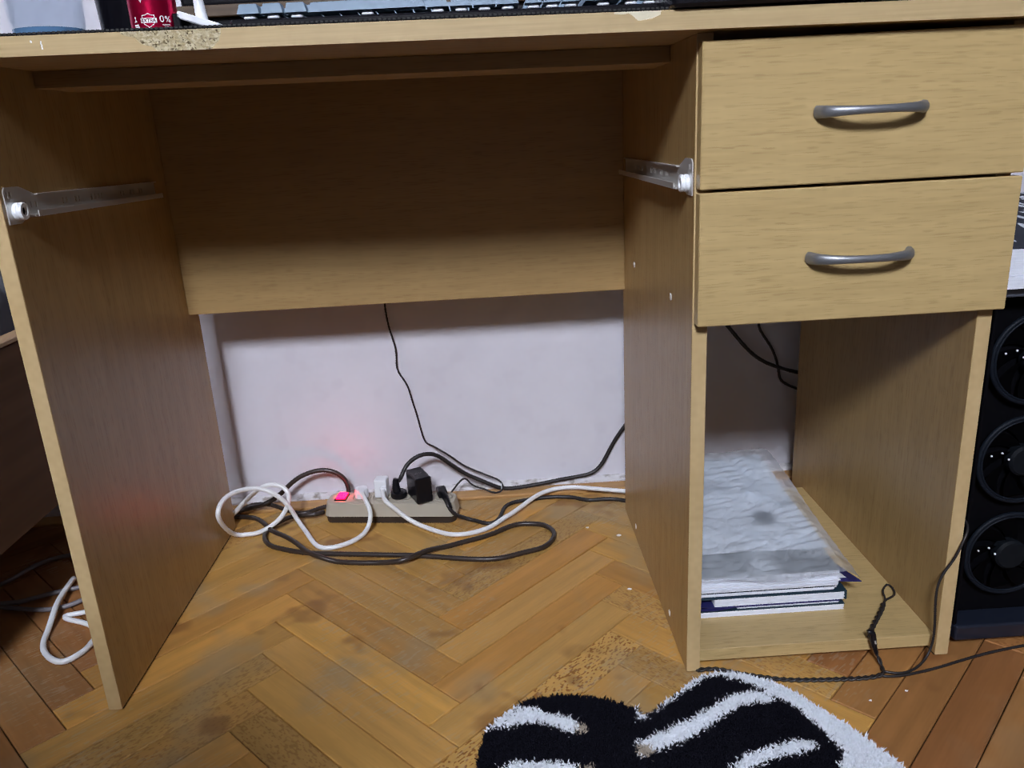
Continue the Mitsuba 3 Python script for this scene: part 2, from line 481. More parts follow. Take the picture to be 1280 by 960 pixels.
panel(-PT, .486)
panel(W, .459)
panel(X3, .500)
mp = cbox((0.0002, .4415, .4105), (W - .0002, .4575, .70), .0006)
mv = mp.vertices.copy()
mv[:, 2] = np.where(mv[:, 2] > .6, mv[:, 2] + zt(mv[:, 0]) - .7003, mv[:, 2])
mp.vertices = mv
add('desk__modesty_panel', mp, 'oak_inside_shaded')
add('desk__stretcher', cbox((0.0002, .117, -.0185), (W - .0002, .205, -.0002), .0006, tilt), 'oak_inside_shaded', label='thin crosspiece under the tabletop')
add('desk__shelf', cbox((W + PT + .0002, .0055, .0126), (X3 - .0002, .4483, .0296), .0006), 'oak_across')
# screw caps of the shelf and of a rail inside, on the divider's left face
for (y, z) in ((.3521, .4657), (.1054, .4659), (.3522, .0235), (.0977, .0241)):
    c = lathe([(0, .0), (.0046, 0), (.0046, .0004), (.0038, .0009), (0, .0011)], 20)
    add('desk__screw_cap', move(c, (W, y, z), ry=-math.pi / 2), 'cap_white', 30)


def handle_mesh(xc, zc, y0, span=.107, proud=.026):
    t = np.linspace(0, 1, 41)
    s = 2 * t - 1
    y = y0 - .0005 - proud * np.sqrt(np.maximum(0, 1 - np.abs(s) ** 2.3))
    x = xc + s * span / 2
    p = np.stack([x, y, np.full_like(x, zc)], 1)
    tg = np.gradient(p, axis=0)
    tg /= np.linalg.norm(tg, axis=1, keepdims=True)
    V, F, k = [], [], 14
    ang = np.arange(k) * 2 * np.pi / k
    for i in range(len(p)):
        e = abs(s[i])
        hgt = .0040 + .0026 * e ** 2.5
        thk = .0030 + .0016 * e ** 4
        nrm = np.array([tg[i][1], -tg[i][0], 0])
        V.append(p[i] + np.outer(np.cos(ang) * thk, nrm) + np.outer(np.sin(ang) * hgt, [0, 0, 1]))
    V = np.vstack(V)
    for i in range(len(p) - 1):
        for j in range(k):
            q = (j + 1) % k
            F += [[i * k + j, i * k + q, (i + 1) * k + q], [i * k + j, (i + 1) * k + q, (i + 1) * k + j]]
    m = trimesh.Trimesh(V, np.array(F), process=False)
    v = m.vertices
    v[:, 1] = np.minimum(v[:, 1], y0 + .0002)
    m.vertices = v
    return m


for (z0, z1, hz) in ((.6012, .7430, .6714), (.4567, .5978, .5254)):
    k = add('desk__drawer', cbox((.7150, -PT - .0006, z0), (1.0515, -.0006, z1), .0011), 'oak_across', label='drawer front with horizontal grain')
    xa, xb = W + PT + .012, X3 - .012
    tray = cat_(cbox((xa, -.0005, z0 + .012), (xb, .40, z0 + .016), .0003), cbox((xa, -.0005, z0 + .016), (xa + .012, .40, z1 - .03), .0003),
                cbox((xb - .012, -.0005, z0 + .016), (xb, .40, z1 - .03), .0003), cbox((xa, .388, z0 + .016), (xb, .40, z1 - .03), .0003))
    add(k + '__tray', tray, 'oak_across')
    add(k + '__handle', handle_mesh(.8850, hz, -PT - .0006), 'steel', True, label='satin grey metal bow handle')

# slides of a missing keyboard drawer


def slide(xface, sgn, yb, zf, zb):
    """rail on a panel face at x = xface, standing out towards sgn"""
    def place(m):                               # local: (along y, height z) extruded along +x
        v = m.vertices.copy()
        z = v[:, 1] + zf + (zb - zf) * (v[:, 0] / .39)
        m = m.copy()
        m.vertices = np.stack([xface + sgn * v[:, 2], .0065 + v[:, 0], z], 1)
        if sgn > 0:
            m.invert()
        m.fix_normals()
        return m
    plate = Polygon([(0, -.018), (.022, -.018), (.034, -.013), (yb, -.011), (yb, .011), (.058, .011), (.040, .017), (.030, .020), (.004, .020), (0, .016)])
    cuts = [sbox(.004 + .006 * i, .009, .0065 + .006 * i, .015) for i in range(2)]
    cuts += [sbox(.036 + .010 * i, -.003, .039 + .010 * i, .0035) for i in range(3)]
    for a in (.115, .145, .185, .205, .27, .30, .33):
        cuts += [sbox(a, -.003, a + .004, .004), sbox(a + .009, -.003, a + .0125, .004)]
    cuts = [c for c in cuts if c.bounds[2] < yb - .01]
    for c in cuts:
        plate = plate.difference(c)
    k = add('desk__drawer_slide', cat_(place(extr(plate, .0012)),
            place(move(extr(sbox(.034, -.0125, yb, -.0105), .011), (0, 0, .0))), place(move(extr(sbox(.040, -.0125, yb, -.0060), .0012), (0, 0, .0105))),
            place(extr(sbox(.058, .0100, yb, .0112), .0045))), 'zinc', label='pale metal slide of a missing keyboard drawer')
    ring = lathe([(.0040, .0012), (.0088, .0012), (.0092, .0020), (.0092, .0052), (.0080, .0062), (.0092, .0070), (.0092, .0096), (.0084, .0106), (.0052, .0106), (.0048, .0095), (.0040, .0090), (.0040, .0012)], 28)
    m = move(ring, (0, 0, 0), ry=sgn * math.pi / 2)
    m.apply_translation((xface, .0065 + .016, zf - .0055))
    m.fix_normals()
    add(k + '__roller', m, 'nylon', 40, label='white plastic roller')
    ax = move(lathe([(0, .0011), (.0043, .0011), (.0043, .0080), (0, .0080)], 20), ry=sgn * math.pi / 2)
    ax.apply_translation((xface, .0065 + .016, zf - .0055))
    ax.fix_normals()
    add(k + '__axle', ax, 'hole_black')


slide(0.0, 1, .388, .6215, .6135)
slide(W, -1, .410, .6120, .6095)

# ------------------------------------------------------------------ power strip and what is plugged into it
ax_s, nx_s = np.array([.991, -.135, 0]), np.array([.135, .991, 0])
S0 = np.array([.166, .510, 0])
SANG = math.atan2(-.135, .991)
SL, SW = .246, .055


def on_strip(s, t, z):
    return S0 + s * ax_s + t * nx_s + np.array([0, 0, z])


def slab(z0, z1, in0, in1, r=.014, n=3):
    base = sbox(0, -SW / 2, SL, SW / 2)
    rings, zs = [], np.linspace(z0, z1, n)
    pts = []
    for q, z in zip(np.linspace(in0, in1, n), zs):
        pg = base.buffer(-r - q).buffer(r, quad_segs=8)
        pts.append(np.c_[np.array(pg.exterior.coords)[:-1], np.full(len(pg.exterior.coords) - 1, z)])
    return trimesh.convex.convex_hull(np.vstack(pts))


def strip_place(m):
    return move(m, S0, rz=SANG)


upper = slab(.0135, .037, 0, .004)
up_pts = slab(.037, .0395, .0045, .0075)
upper = trimesh.convex.convex_hull(np.vstack([upper.vertices, up_pts.vertices]))
STOP = .0395
add('power_strip__upper_shell', strip_place(upper), 'beige_plastic', 35)
add('power_strip__lower_shell', strip_place(slab(.0, .0134, .0025, .001)), 'brown_rubber', 35, label='dark brown lower half')
tag('power_strip', 'beige multi-socket power strip with lit red switch on the parquet by the wall', 'power strip')
fr = strip_place(move(rbox((-.011, -.015, 0), (.011, .015, .0022), .001), (.030, 0, STOP - .0003)))
add('power_strip__switch_frame', fr, 'black_plastic', 30)
sw = strip_place(move(rbox((-.0085, -.0125, 0), (.0085, .0125, .0040), .0018), (.030, 0, STOP + .0012), ))
scene['power_strip__switch'] = {**mikit.ply(sw, 'black_plastic', 30), 'emitter': {'type': 'area', 'radiance': {'type': 'rgb', 'value': [25.0, 0.02, 0.30]}}}
tag('power_strip__switch', 'lit red rocker switch')
for s in (.068, .106, .144, .182, .220):
    add('power_strip__outlet', strip_place(move(lathe([(.0145, -.002), (.0145, .0004), (.0155, .0016), (.0172, .0016), (.0178, 0), (.0178, -.002)], 28), (s, 0, STOP))), 'outlet_plastic', 30)
CW, CB = .0041, .0039
A = [(0.2267, 0.5023, 0.045), (0.2422, 0.4695, 0.05), (0.2535, 0.4458, 0.045), (0.2559, 0.4378, 0.03), (0.2496, 0.4278, 0.012), (0.2387, 0.411, 0.006), (0.2168, 0.39, 0.005), (0.1856, 0.3802, 0.005), (0.1656, 0.3921, 0.006), (0.1436, 0.4268, 0.0115), (0.1205, 0.462, 0.0208), (0.1094, 0.455, 0.0537), (0.0926, 0.45, 0.0776), (0.0682, 0.445, 0.094), (0.0438, 0.435, 0.0988), (0.0283, 0.41, 0.1026), (0.0196, 0.388, 0.0989), (0.0167, 0.372, 0.0878), (0.0134, 0.385, 0.0634), (0.0116, 0.415, 0.0325), (0.0166, 0.446, 0.0069), (0.0438, 0.45, 0.0053), (0.0688, 0.452, 0.0136), (0.0918, 0.455, 0.0296), (0.1044, 0.46, 0.0468), (0.11, 0.465, 0.0645), (0.105, 0.47, 0.0782), (0.0878, 0.475, 0.0865), (0.0644, 0.48, 0.0827), (0.0438, 0.485, 0.0691), (0.0199, 0.492, 0.0481), (0.0039, 0.498, 0.0317), (-0.0182, 0.503, 0.0127), (-0.05, .507, .006)]
tag('power_cable', 'white power cable looped up against the left side panel, plugged in beside the red switch', 'cable')
P1 = on_strip(.068, 0, STOP + .0018)
A = [P1 + np.array([0.002, -.012, .014])] + A[2:]
add('power_cable__cord', cable(A, CW), 'white_rubber', True)
add('power_cable__plug', cat_(move(lathe([(0, 0), (.0125, 0), (.0125, .010), (.011, .017), (.0, .019)], 24), P1), tube(spline([P1 + (0, 0, .012), P1 + (.001, -.010, .0145), P1 + (.004, -.020, .013)], .003), [.0075, .007, .0068, .006, .0055, .005, .005][:len(spline([P1 + (0, 0, .012), P1 + (.001, -.010, .0145), P1 + (.004, -.020, .013)], .003))], 14)), 'white_plastic', 35)
P2 = on_strip(.106, .002, STOP + .0018)
Ep = [(0.288, 0.4467, 0.05), (0.2996, 0.4471, 0.038), (0.3137, 0.4486, 0.022), (0.3347, 0.4413, 0.01), (0.364, 0.4227, 0.005), (0.4002, 0.4002, 0.005), (0.4351, 0.4014, 0.005), (0.4702, 0.4173, 0.0075), (0.4919, 0.4356, 0.012), (0.5069, 0.4514, 0.0125), (0.535, 0.4901, 0.0125), (0.5577, 0.5159, 0.014), (0.5865, 0.5363, 0.014), (0.6253, 0.5414, 0.014), (0.6695, 0.5277, 0.014), (0.7227, 0.5093, 0.014), (0.7624, 0.4965, 0.012), (.80, .49, .008)]
add('power_cable_001__cord', cable([P2 + np.array([.004, -.010, .017])] + Ep, CW), 'white_rubber', True)
pl = move(rbox((-.0118, -.010, .0), (.0118, .014, .035), .003), P2, rz=SANG)
add('power_cable_001__plug', cat_(pl, tube([P2 + (.003, -.006, .018), P2 + (.006, -.016, .018)], [.0068, .0056], 14)), 'white_plastic', 35)
tag('power_cable_001', 'white power cable running right across the floor from a tall white plug', 'cable')
P3 = on_strip(.138, 0, STOP + .0018)
Fp = [(0.3078, 0.508, 0.0730), (0.3147, 0.515, 0.0852), (0.3284, 0.525, 0.0973), (0.3504, 0.535, 0.1029), (0.3716, 0.545, 0.0957), (0.3925, 0.552, 0.0766), (0.4208, 0.558, 0.0505), (0.4429, 0.56, 0.0364), (0.4682, 0.56, 0.0229), (0.4908, 0.562, 0.012), (0.5187, 0.565, 0.0092), (0.5579, 0.57, 0.0110), (0.5975, 0.575, 0.0145), (0.6372, 0.58, 0.0175), (0.6691, 0.582, 0.0233), (0.6886, 0.584, 0.0395), (0.7049, 0.585, 0.0684), (0.7209, 0.585, 0.0957), (0.7366, 0.585, 0.1178), (0.7615, 0.585, 0.1505)]
add('power_cable_002__cord', cable([P3 + np.array([-.001, .004, .028])] + Fp, CB), 'black_rubber', True)
pth = spline([P3 + (0, 0, .004), P3 + (-.004, .001, .016), P3 + (-.003, .004, .034)], .003)
add('power_cable_002__plug', cat_(move(lathe([(0, 0), (.0145, 0), (.0150, .004), (.0140, .010), (0, .013)], 24), P3), tube(pth, np.linspace(.0088, .0052, len(pth)), 16)), 'black_plastic', 35)
tag('power_cable_002', 'black power cable arching over the charger and up the wall on the right', 'cable')
ad = move(cbox((-.0150, -.0250, 0), (.0150, .0290, .0490), .0022), on_strip(.180, -.008, STOP + .0018), rz=.42)
add('charger__body', ad, 'black_plastic', label='blocky black charger body')
tm = meshkit.text_mesh('5V 2A', .0032, .0002)
add('charger__print', move(tm, on_strip(.180, -.008, STOP + .0509) + np.array([-.006, -.004, 0]), rz=.42), 'grey_rubber', label='small grey print')
tag('charger', 'black block-shaped charger standing in the power strip', 'charger')
P5 = on_strip(.218, -.002, STOP + .0018)
H = [(0.3977, 0.4431, 0.032), (0.4081, 0.4466, 0.018), (0.4204, 0.4512, 0.01), (0.4344, 0.4516, 0.004), (0.4517, 0.44, 0.004), (0.4689, 0.4346, 0.004), (0.4805, 0.4453, 0.004), (0.4883, 0.4695, 0.004), (0.4964, 0.4977, 0.004), (0.5118, 0.5124, 0.004), (0.5363, 0.5191, 0.004), (0.57, 0.5246, 0.004), (0.6003, 0.5237, 0.004), (0.6269, 0.5164, 0.004), (0.6509, 0.5027, 0.004), (0.6764, 0.5024, 0.004), (0.6999, 0.4991, 0.004), (0.7192, 0.4895, 0.004), (0.7429, 0.4728, 0.004), (.775, .46, .004)]
H0 = P5 + np.array([.006, -.014, .007])
add('power_cable_003__cord', cable([H0] + H, .0035), 'black_rubber', True)
pp = spline([P5 + (-.003, .010, .008), P5 + (.002, -.004, .009), H0, (0.3977, 0.4431, 0.034)], .003)
add('power_cable_003__plug', cat_(move(rbox((-.0085, -.012, 0), (.0085, .012, .015), .003), P5 + (0, .004, 0), rz=.25), tube(pp, np.linspace(.0075, .0042, len(pp)), 14)), 'black_plastic', 35)
tag('power_cable_003', 'black power cable with an angled plug at the right end of the power strip', 'cable')
B = [(0.1997, 0.549, 0.0098), (0.1987, 0.552, 0.0209), (0.1973, 0.556, 0.0421), (0.1858, 0.556, 0.0624), (0.1614, 0.556, 0.074), (0.1342, 0.555, 0.073), (0.1061, 0.553, 0.0626), (0.083, 0.551, 0.0451), (0.061, 0.55, 0.0271), (0.0371, 0.545, 0.017), (0.0194, 0.532, 0.018), (-0.0043, 0.5226, 0.017), (-0.0271, 0.5145, 0.014), (-.06, .51, .006)]
add('black_cable', cable(B, .0044), 'brown_rubber', True, label='thick dark cable arching against the wall left of the power strip', cat='cable')
C = [(0.1572, 0.509, 0.0109), (0.1309, 0.4968, 0.0125), (0.1009, 0.5005, 0.0095), (0.0782, 0.4845, 0.0075), (0.0657, 0.4645, 0.005), (0.0654, 0.4376, 0.004), (0.0803, 0.4068, 0.004), (0.1039, 0.3897, 0.004), (0.1361, 0.3746, 0.004), (0.1666, 0.3653, 0.004), (0.2196, 0.3559, 0.004), (0.2883, 0.3445, 0.004), (0.3696, 0.3289, 0.004), (0.4716, 0.3082, 0.004), (0.5221, 0.3226, 0.004), (0.5563, 0.3369, 0.004), (0.5749, 0.3675, 0.004), (0.5755, 0.3904, 0.004), (0.5618, 0.4129, 0.004), (0.5369, 0.4223, 0.004), (0.5084, 0.4201, 0.004), (0.4727, 0.3953, 0.004), (0.4313, 0.3751, 0.004), (0.3883, 0.3558, 0.006), (0.3566, 0.3323, 0.0125), (0.3257, 0.3102, 0.0125), (0.2917, 0.3171, 0.006), (0.2513, 0.3231, 0.004), (0.2078, 0.3319, 0.006), (0.1837, 0.3376, 0.0125), (0.1604, 0.3546, 0.0135), (0.1328, 0.3907, 0.0125), (0.0982, 0.4256, 0.0125), (0.0798, 0.4415, 0.0125), (0.0447, 0.487, 0.0125), (0.0144, 0.5149, 0.007), (-0.0075, 0.5231, 0.005), (-0.0294, 0.5262, 0.005), (-.06, .53, .005)]
add('power_strip__cord', cable(C, .0042), 'brown_rubber', True, label='dark brown mains cord looped over the floor')
D = [(-.05, .535, .006), (-0.0187, 0.537, 0.006), (-0.0091, 0.5446, 0.006), (0.006, 0.5561, 0.010), (0.0416, 0.5545, 0.012), (0.0788, 0.539, 0.006), (0.1184, 0.5219, 0.005), (0.1487, 0.5406, 0.005), (.19, .5425, .005), (.25, .536, .005)]
add('black_cable_001', cable(D, .0040), 'brown_rubber', True, label='dark cable lying flat behind the power strip, from the left side panel', cat='cable')
G = [(0.3006, 0.588, 0.47), (0.3006, 0.588, 0.3951), (0.2991, 0.588, 0.3804), (0.2998, 0.588, 0.358), (0.3041, 0.588, 0.3276), (0.3107, 0.588, 0.289), (0.3104, 0.588, 0.2548), (0.3241, 0.588, 0.2257), (0.3317, 0.588, 0.1934), (0.3371, 0.588, 0.1689), (0.3442, 0.588, 0.1277), (0.3513, 0.588, 0.1054), (0.3623, 0.580, 0.1014), (0.3781, 0.566, 0.0972), (0.3993, 0.570, 0.079), (0.4208, 0.573, 0.0594), (0.4446, 0.573, 0.0459), (0.4717, 0.572, 0.0324), (0.4896, 0.570, 0.0218), (0.4920, 0.556, 0.0115), (0.4766, 0.550, 0.0090), (0.4572, 0.551, 0.0172), (0.4347, 0.552, 0.0277), (0.4218, 0.552, 0.0413), (0.4094, 0.545, 0.0355), (0.3987, 0.53, 0.0282), (0.3902, 0.512, 0.0237)]
add('thin_cable', cable(G, .0017, 8, zmin=False), 'black_rubber', True, label='thin black cable hanging down the wall under the back panel', cat='cable')
tie = tube(spline([(0.4908 + .006 * 0, 0.564 + .0075 * math.sin(a), 0.0125 + .0080 * math.cos(a)) for a in np.linspace(0, 2 * math.pi, 13)], .002), .0007, 6)
add('cable_tie', tie, 'white_plastic', True, label='clear twist tie around the cables at the foot of the wall', cat='cable tie')
I1 = [(.86, .580, .39), (0.8962, 0.575, 0.3399), (0.9268, 0.575, 0.3034), (0.9423, 0.575, 0.2841), (0.9658, 0.575, 0.2565), (0.9892, 0.575, 0.2364), (1.0202, 0.575, 0.2204), (1.0666, 0.575, 0.2048), (1.0976, 0.575, 0.1965), (1.16, .575, .15), (1.2, .57, .02), (1.24, .55, .004)]
I2 = [(.983, .586, .39), (0.9834, 0.580, 0.3358), (0.9846, 0.578, 0.3056), (0.9898, 0.58, 0.2901), (1.009, 0.585, 0.2614), (1.0223, 0.585, 0.2342), (1.0298, 0.585, 0.2055), (1.0351, 0.585, 0.1894), (1.0635, 0.585, 0.1716), (1.0902, 0.585, 0.1603), (1.13, .585, .12), (1.16, .58, .02), (1.2, .56, .004)]
add('black_cable_002', cable(I1, .0036), 'black_rubber', True, label='thicker black cable sloping to the right behind the open cabinet', cat='cable')
add('black_cable_003', cable(I2, .0026), 'black_rubber', True, label='thinner black cable hanging behind the open cabinet below the lower drawer', cat='cable')


# ------------------------------------------------------------------ audio cable by the cabinet
def twisted(pts, r, off, turns_per_m, n=2):
    p = spline(pts, .003)
    p[:, 2] = np.maximum(p[:, 2], r + off + .0004)
    t = np.gradient(p, axis=0)
    t /= np.linalg.norm(t, axis=1, keepdims=True)
    a = np.cross(t, [0, 0, 1.0])
    a /= np.linalg.norm(a, axis=1, keepdims=True) + 1e-9
    b = np.cross(a, t)
    s = np.concatenate([[0], np.cumsum(np.linalg.norm(np.diff(p, axis=0), axis=1))])
    out = []
    for k in range(n):
        ph = 2 * math.pi * (turns_per_m * s + k / n)
        out.append(tube(p + off * (np.cos(ph)[:, None] * a + np.sin(ph)[:, None] * b), r, 8))
    return cat_(*out)


J0 = [(0.7265, -0.0020, 0.004), (0.737, 0.0000, 0.004), (0.7557, -0.0026, 0.004), (0.7737, -0.0108, 0.004), (0.7963, -0.0193, 0.004), (0.8234, -0.0282, 0.004), (0.8565, -0.0331, 0.004), (0.8954, -0.0356, 0.004), (0.93, -0.0361, 0.004), (0.9513, -0.0311, 0.004)]
J1a = [(0.9516, -0.0305, 0.005), (0.9563, -0.013, 0.0061), (0.9507, -0.008, 0.0226), (0.9454, -0.006, 0.0357), (0.9474, -0.002, 0.0400)]
J1b = [(0.9454, -0.003, 0.0390), (0.9608, 0.0227, 0.0345), (0.979, 0.0451, 0.0345), (0.9979, 0.071, 0.0345)]
J1c = [(0.9979, 0.071, 0.0345), (1.0073, 0.0863, 0.0345), (1.0111, 0.0996, 0.034), (1.0191, 0.1118, 0.033), (1.0271, 0.1181, 0.033), (1.0290, 0.1075, 0.033), (1.0236, 0.0924, 0.033), (1.0082, 0.0799, 0.0355), (0.9959, 0.0669, 0.0345)]
J2 = [(0.9537, -0.0261, 0.004), (0.9628, -0.0301, 0.004), (0.9771, -0.0316, 0.004), (0.996, -0.0242, 0.004), (1.0138, -0.0116, 0.006), (1.0234, -0.006, 0.0202), (1.0246, -0.006, 0.0473), (1.0224, -0.006, 0.0764), (1.0217, -0.006, 0.1015), (1.0263, -0.006, 0.1226), (1.037, -0.006, 0.1418), (1.0482, -0.005, 0.1689), (1.0563, 0.004, 0.1817), (1.0580, 0.03, 0.1869), (1.0580, 0.10, 0.17), (1.058, .2, .10), (1.058, .3, .02)]
J3 = [(0.9495, -0.0351, 0.004), (0.9647, -0.0367, 0.004), (0.9859, -0.0343, 0.004), (1.0199, -0.027, 0.004), (1.0562, -0.0165, 0.004), (1.1048, -0.0039, 0.004), (1.1547, 0.0051, 0.004), (1.1796, 0.007, 0.004), (1.3, .0, .004)]
add('audio_cable__twisted_cord', cat_(twisted(J0, .0016, .0016, 55), twisted(J1a, .0014, .0014, 50), twisted(J1b, .0018, .0018, 45)), 'black_rubber', True)
add('audio_cable__cord', cat_(cable(J1c, .0014, 8), cable(J2, .0016, 8), cable(J3, .0017, 8)), 'black_rubber', True)
jk = spline([(.9395, -.0065, .0480), (.9450, -.0065, .0465), (.9475, -.0065, .0380), (.9500, -.0078, .0250), (.9530, -.0090, .0150)], .002)
add('audio_cable__jack', tube(jk, np.interp(np.linspace(0, 1, len(jk)), [0, .12, .16, .6, 1], [.0030, .0042, .0042, .0036, .0018]), 12), 'black_plastic', 35, label='small black angled plug')
add('audio_cable__tip', tube([(.9480, -.0110, .0375), (.9490, -.0112, .0335)], .0012, 8), 'zinc', 30, label='silver plug tip')
tag('audio_cable', 'thin black twisted audio cable lying before the cabinet, its looped end on the oak shelf', 'cable')

# ------------------------------------------------------------------ stack in the cabinet
pr('paper', mikit.proc(lambda p, n, uv: mix((0.74, 0.77, 0.82), (0.60, 0.63, 0.69), noise(p.x * 6, p.y * 6, p.z * 2400))), 0.8, 0.2)
pr('navy_cover', (0.020, 0.020, 0.10), 0.4, 0.4)
pr('teal_cover', (0.012, 0.030, 0.045), 0.4, 0.4)
SH = .0296
SX0 = W + PT + .004


def pages(x0, x1, y0, y1, z0, z1, rz=0.0, wob=.0006, seed=0):
    """a block of sheets whose edges are a little uneven, sheet by sheet"""
    n = max(3, int((z1 - z0) / .0011))
    r = np.random.default_rng(seed)
    ms = []
    zz = np.linspace(z0, z1, n + 1)
    for i in range(n):
        d = r.normal(0, wob, 2)
        ms.append(trimesh.creation.box(bounds=[(x0 + min(0, 0), y0 + d[0], zz[i] + .00005), (x1 + d[1], y1 + d[0], zz[i + 1] - .00005)]))
    m = cat_(*ms)
    c = np.array([(x0 + x1) / 2, (y0 + y1) / 2, 0])
    m.apply_translation(-c)
    return move(m, c, rz=rz)


def sheet(poly, z, h, fn=None):
    m = extr(poly, h)
    m.apply_translation((0, 0, z))
    return m


def cover(x0, x1, y0, y1, z, h=.0012):
    return cbox((x0, y0, z), (x1, y1, z + h), .0003)


add('notebook__pages', pages(SX0, .9440, .072, .335, SH, SH + .0085, seed=1), 'paper')
add('notebook__cover', cover(SX0, .9450, .071, .336, SH + .0086, .0013), 'teal_cover', label='dark teal cover')
tag('notebook', 'white notebook with dark teal cover, lowest of the stack on the oak shelf', 'notebook')
z = SH + .0100
# the folder's front edge bulges upwards on the left
gx, gy = np.meshgrid(np.linspace(SX0, .9380, 40), np.linspace(.074, .330, 12))


def bulge_sheet(gx, gy, zfun, h):
    zz = zfun(gx, gy)
    n = gx.size
    idx = np.arange(n).reshape(gx.shape)
    top = np.stack([gx, gy, zz + h], -1).reshape(-1, 3)
    bot = np.stack([gx, gy, zz], -1).reshape(-1, 3)
    q = np.stack([idx[:-1, :-1], idx[:-1, 1:], idx[1:, 1:], idx[1:, :-1]], -1).reshape(-1, 4)
    F = [q + n, q[:, ::-1]]
    for e in (idx[0, :], idx[:, -1], idx[-1, ::-1], idx[::-1, 0]):
        F.append(np.stack([e[:-1], e[1:], e[1:] + n, e[:-1] + n], 1))
    F = np.vstack(F)
    return trimesh.Trimesh(np.vstack([bot, top]), np.vstack([F[:, [0, 1, 2]], F[:, [0, 2, 3]]]), process=False)


add('sheet_pack', cat_(*[bulge_sheet(gx + (.938 - gx) * .32 - (gx - SX0) * .012 * i, gy, lambda a, b, i=i: z + .0013 * i + 0 * a, .0009) for i in range(3)]), 'paper', label='thin white sheets lying between the notebook and the curved navy folder', cat='papers')
z += .0042
add('folder', cat_(bulge_sheet(gx, gy - .003, lambda a, b: z + .0046 * np.exp(-((a - SX0) / .022) ** 2), .0011),
                   bulge_sheet(gx[:, :12], gy[:, :12] - .004, lambda a, b: z + .0002 - .0030 * np.sin(np.clip((a - SX0) / .06, 0, 1) * math.pi), .0011)), 'navy_cover', label='navy folder with a bulging left edge, low in the stack', cat='folder')
z += .0016
add('notebook_001__pages', pages(SX0 + .034, .9440, .072, .330, z, z + .0118, seed=2), 'paper')
add('notebook_001__cover', cat_(cover(SX0, .9470, .071, .331, z + .0119, .0012), cover(.9445, .9470, .071, .331, z, .0118)), 'teal_cover', label='dark teal cover')
tag('notebook_001', 'thick white notebook in a dark teal cover, on the bulging navy folder', 'notebook')
z += .0133
add('notebook_002__pages', pages(SX0, .9300, .074, .332, z, z + .0062, seed=3, wob=.0009), 'paper')
add('notebook_002__cover', cover(SX0, .9310, .073, .333, z + .0063, .0012), 'teal_cover')
tag('notebook_002', 'thin white notebook under the pointed navy folder', 'notebook')
z += .0077
tri = Polygon([(.80, .10), (.9690, .078), (.9450, .150), (.93, .33), (.80, .33)])
add('folder_001__cover', sheet(tri, z, .0012), 'navy_cover')
add('folder_001__sheet', sheet(Polygon([(.81, .105), (.9520, .088), (.9370, .150), (.925, .32), (.81, .32)]), z + .0013, .0006), 'paper', label='white sheet in the folder')
tag('folder_001', 'navy folder with a pointed corner sticking out to the right of the stack', 'folder')
z += .0021
add('paper_stack', pages(SX0, .9330, .071, .335, z, z + .0235, seed=4, wob=.0013), 'paper', label='thick stack of white papers right under the plastic bag', cat='papers')
z += .0237
pr('grey_cover', (0.17, 0.19, 0.21), 0.5, 0.4)
add('folder_002', cover(SX0, .9340, .069, .336, z, .0012), 'grey_cover', label='thin dark grey folder between the white papers and the plastic bag', cat='folder')
z += .0014
ZB = z

# the clear bag with papers inside
pr('bag_film', (0.70, 0.77, 0.84), 0.16, 0.9)
scene['bag_clear'] = {'type': 'thindielectric', 'int_ior': 1.45}
scene['bag_plastic'] = {'type': 'blendbsdf', 'weight': mikit.proc(lambda p, n, uv: 0.20 + 0.30 * smoothstep(0.35, 0.85, fbm(p.x * 18, p.y * 14, 3.0))), 'a': {'type': 'ref', 'id': 'bag_clear'}, 'b': {'type': 'ref', 'id': 'bag_film'}}


def bag_print(p, n, uv):
    d = dr.sqrt(dr.square((p.x - .878) / .020) + dr.square((p.y - .205) / .026)) + 0.5 * (noise(p.x * 70, p.y * 70, 2.0) - .5)
    e = dr.sqrt(dr.square((p.x - .80) / .06) + dr.square((p.y - .29) / .016)) + 0.6 * (noise(p.x * 50, p.y * 50, 5.0) - .5)
    c = mix((0.74, 0.80, 0.86), (0.66, 0.72, 0.79), fbm(p.x * 18, p.y * 18, 3.0))
    c = mix(c, (0.15, 0.17, 0.20), 0.9 - 0.9 * smoothstep(0.3, 1.15, d))
    return mix(c, (0.34, 0.38, 0.45), 0.7 * (1 - smoothstep(0.5, 1.2, e)))


pr('bag_paper', mikit.proc(bag_print), 0.5, 0.4)
gx, gy = np.meshgrid(np.linspace(SX0, .9370, 30), np.linspace(.118, .40, 36))
gx = gx - (gy - .118) * np.clip((gx - .86) / .08, 0, 1) * .02


def lump(a, b, s=0):
    q = np.stack([a * 14, b * 14, a * 0 + s], -1)
    rise = .020 * np.clip((b - .10) / .28, 0, 1) ** 1.3
    return ZB + .0012 + .010 * meshkit.fbm(q, 3) * np.clip((b - .06) / .05, 0.3, 1) + rise


add('plastic_bag__paper', bulge_sheet(gx, gy, lambda a, b: lump(a, b) - .0006, .0008), 'bag_paper', True, label='white printed sheets inside the bag')
fx, fy = np.meshgrid(np.linspace(0, 1, 110), np.linspace(0, 1, 150))
bx0, bx1 = SX0 - .001, .9570 - .004 * fy
gx = bx0 + fx * (bx1 - bx0)
gy = .052 + fy * .362 + .006 * np.sin(fx * 7 + 1) * (1 - fy)


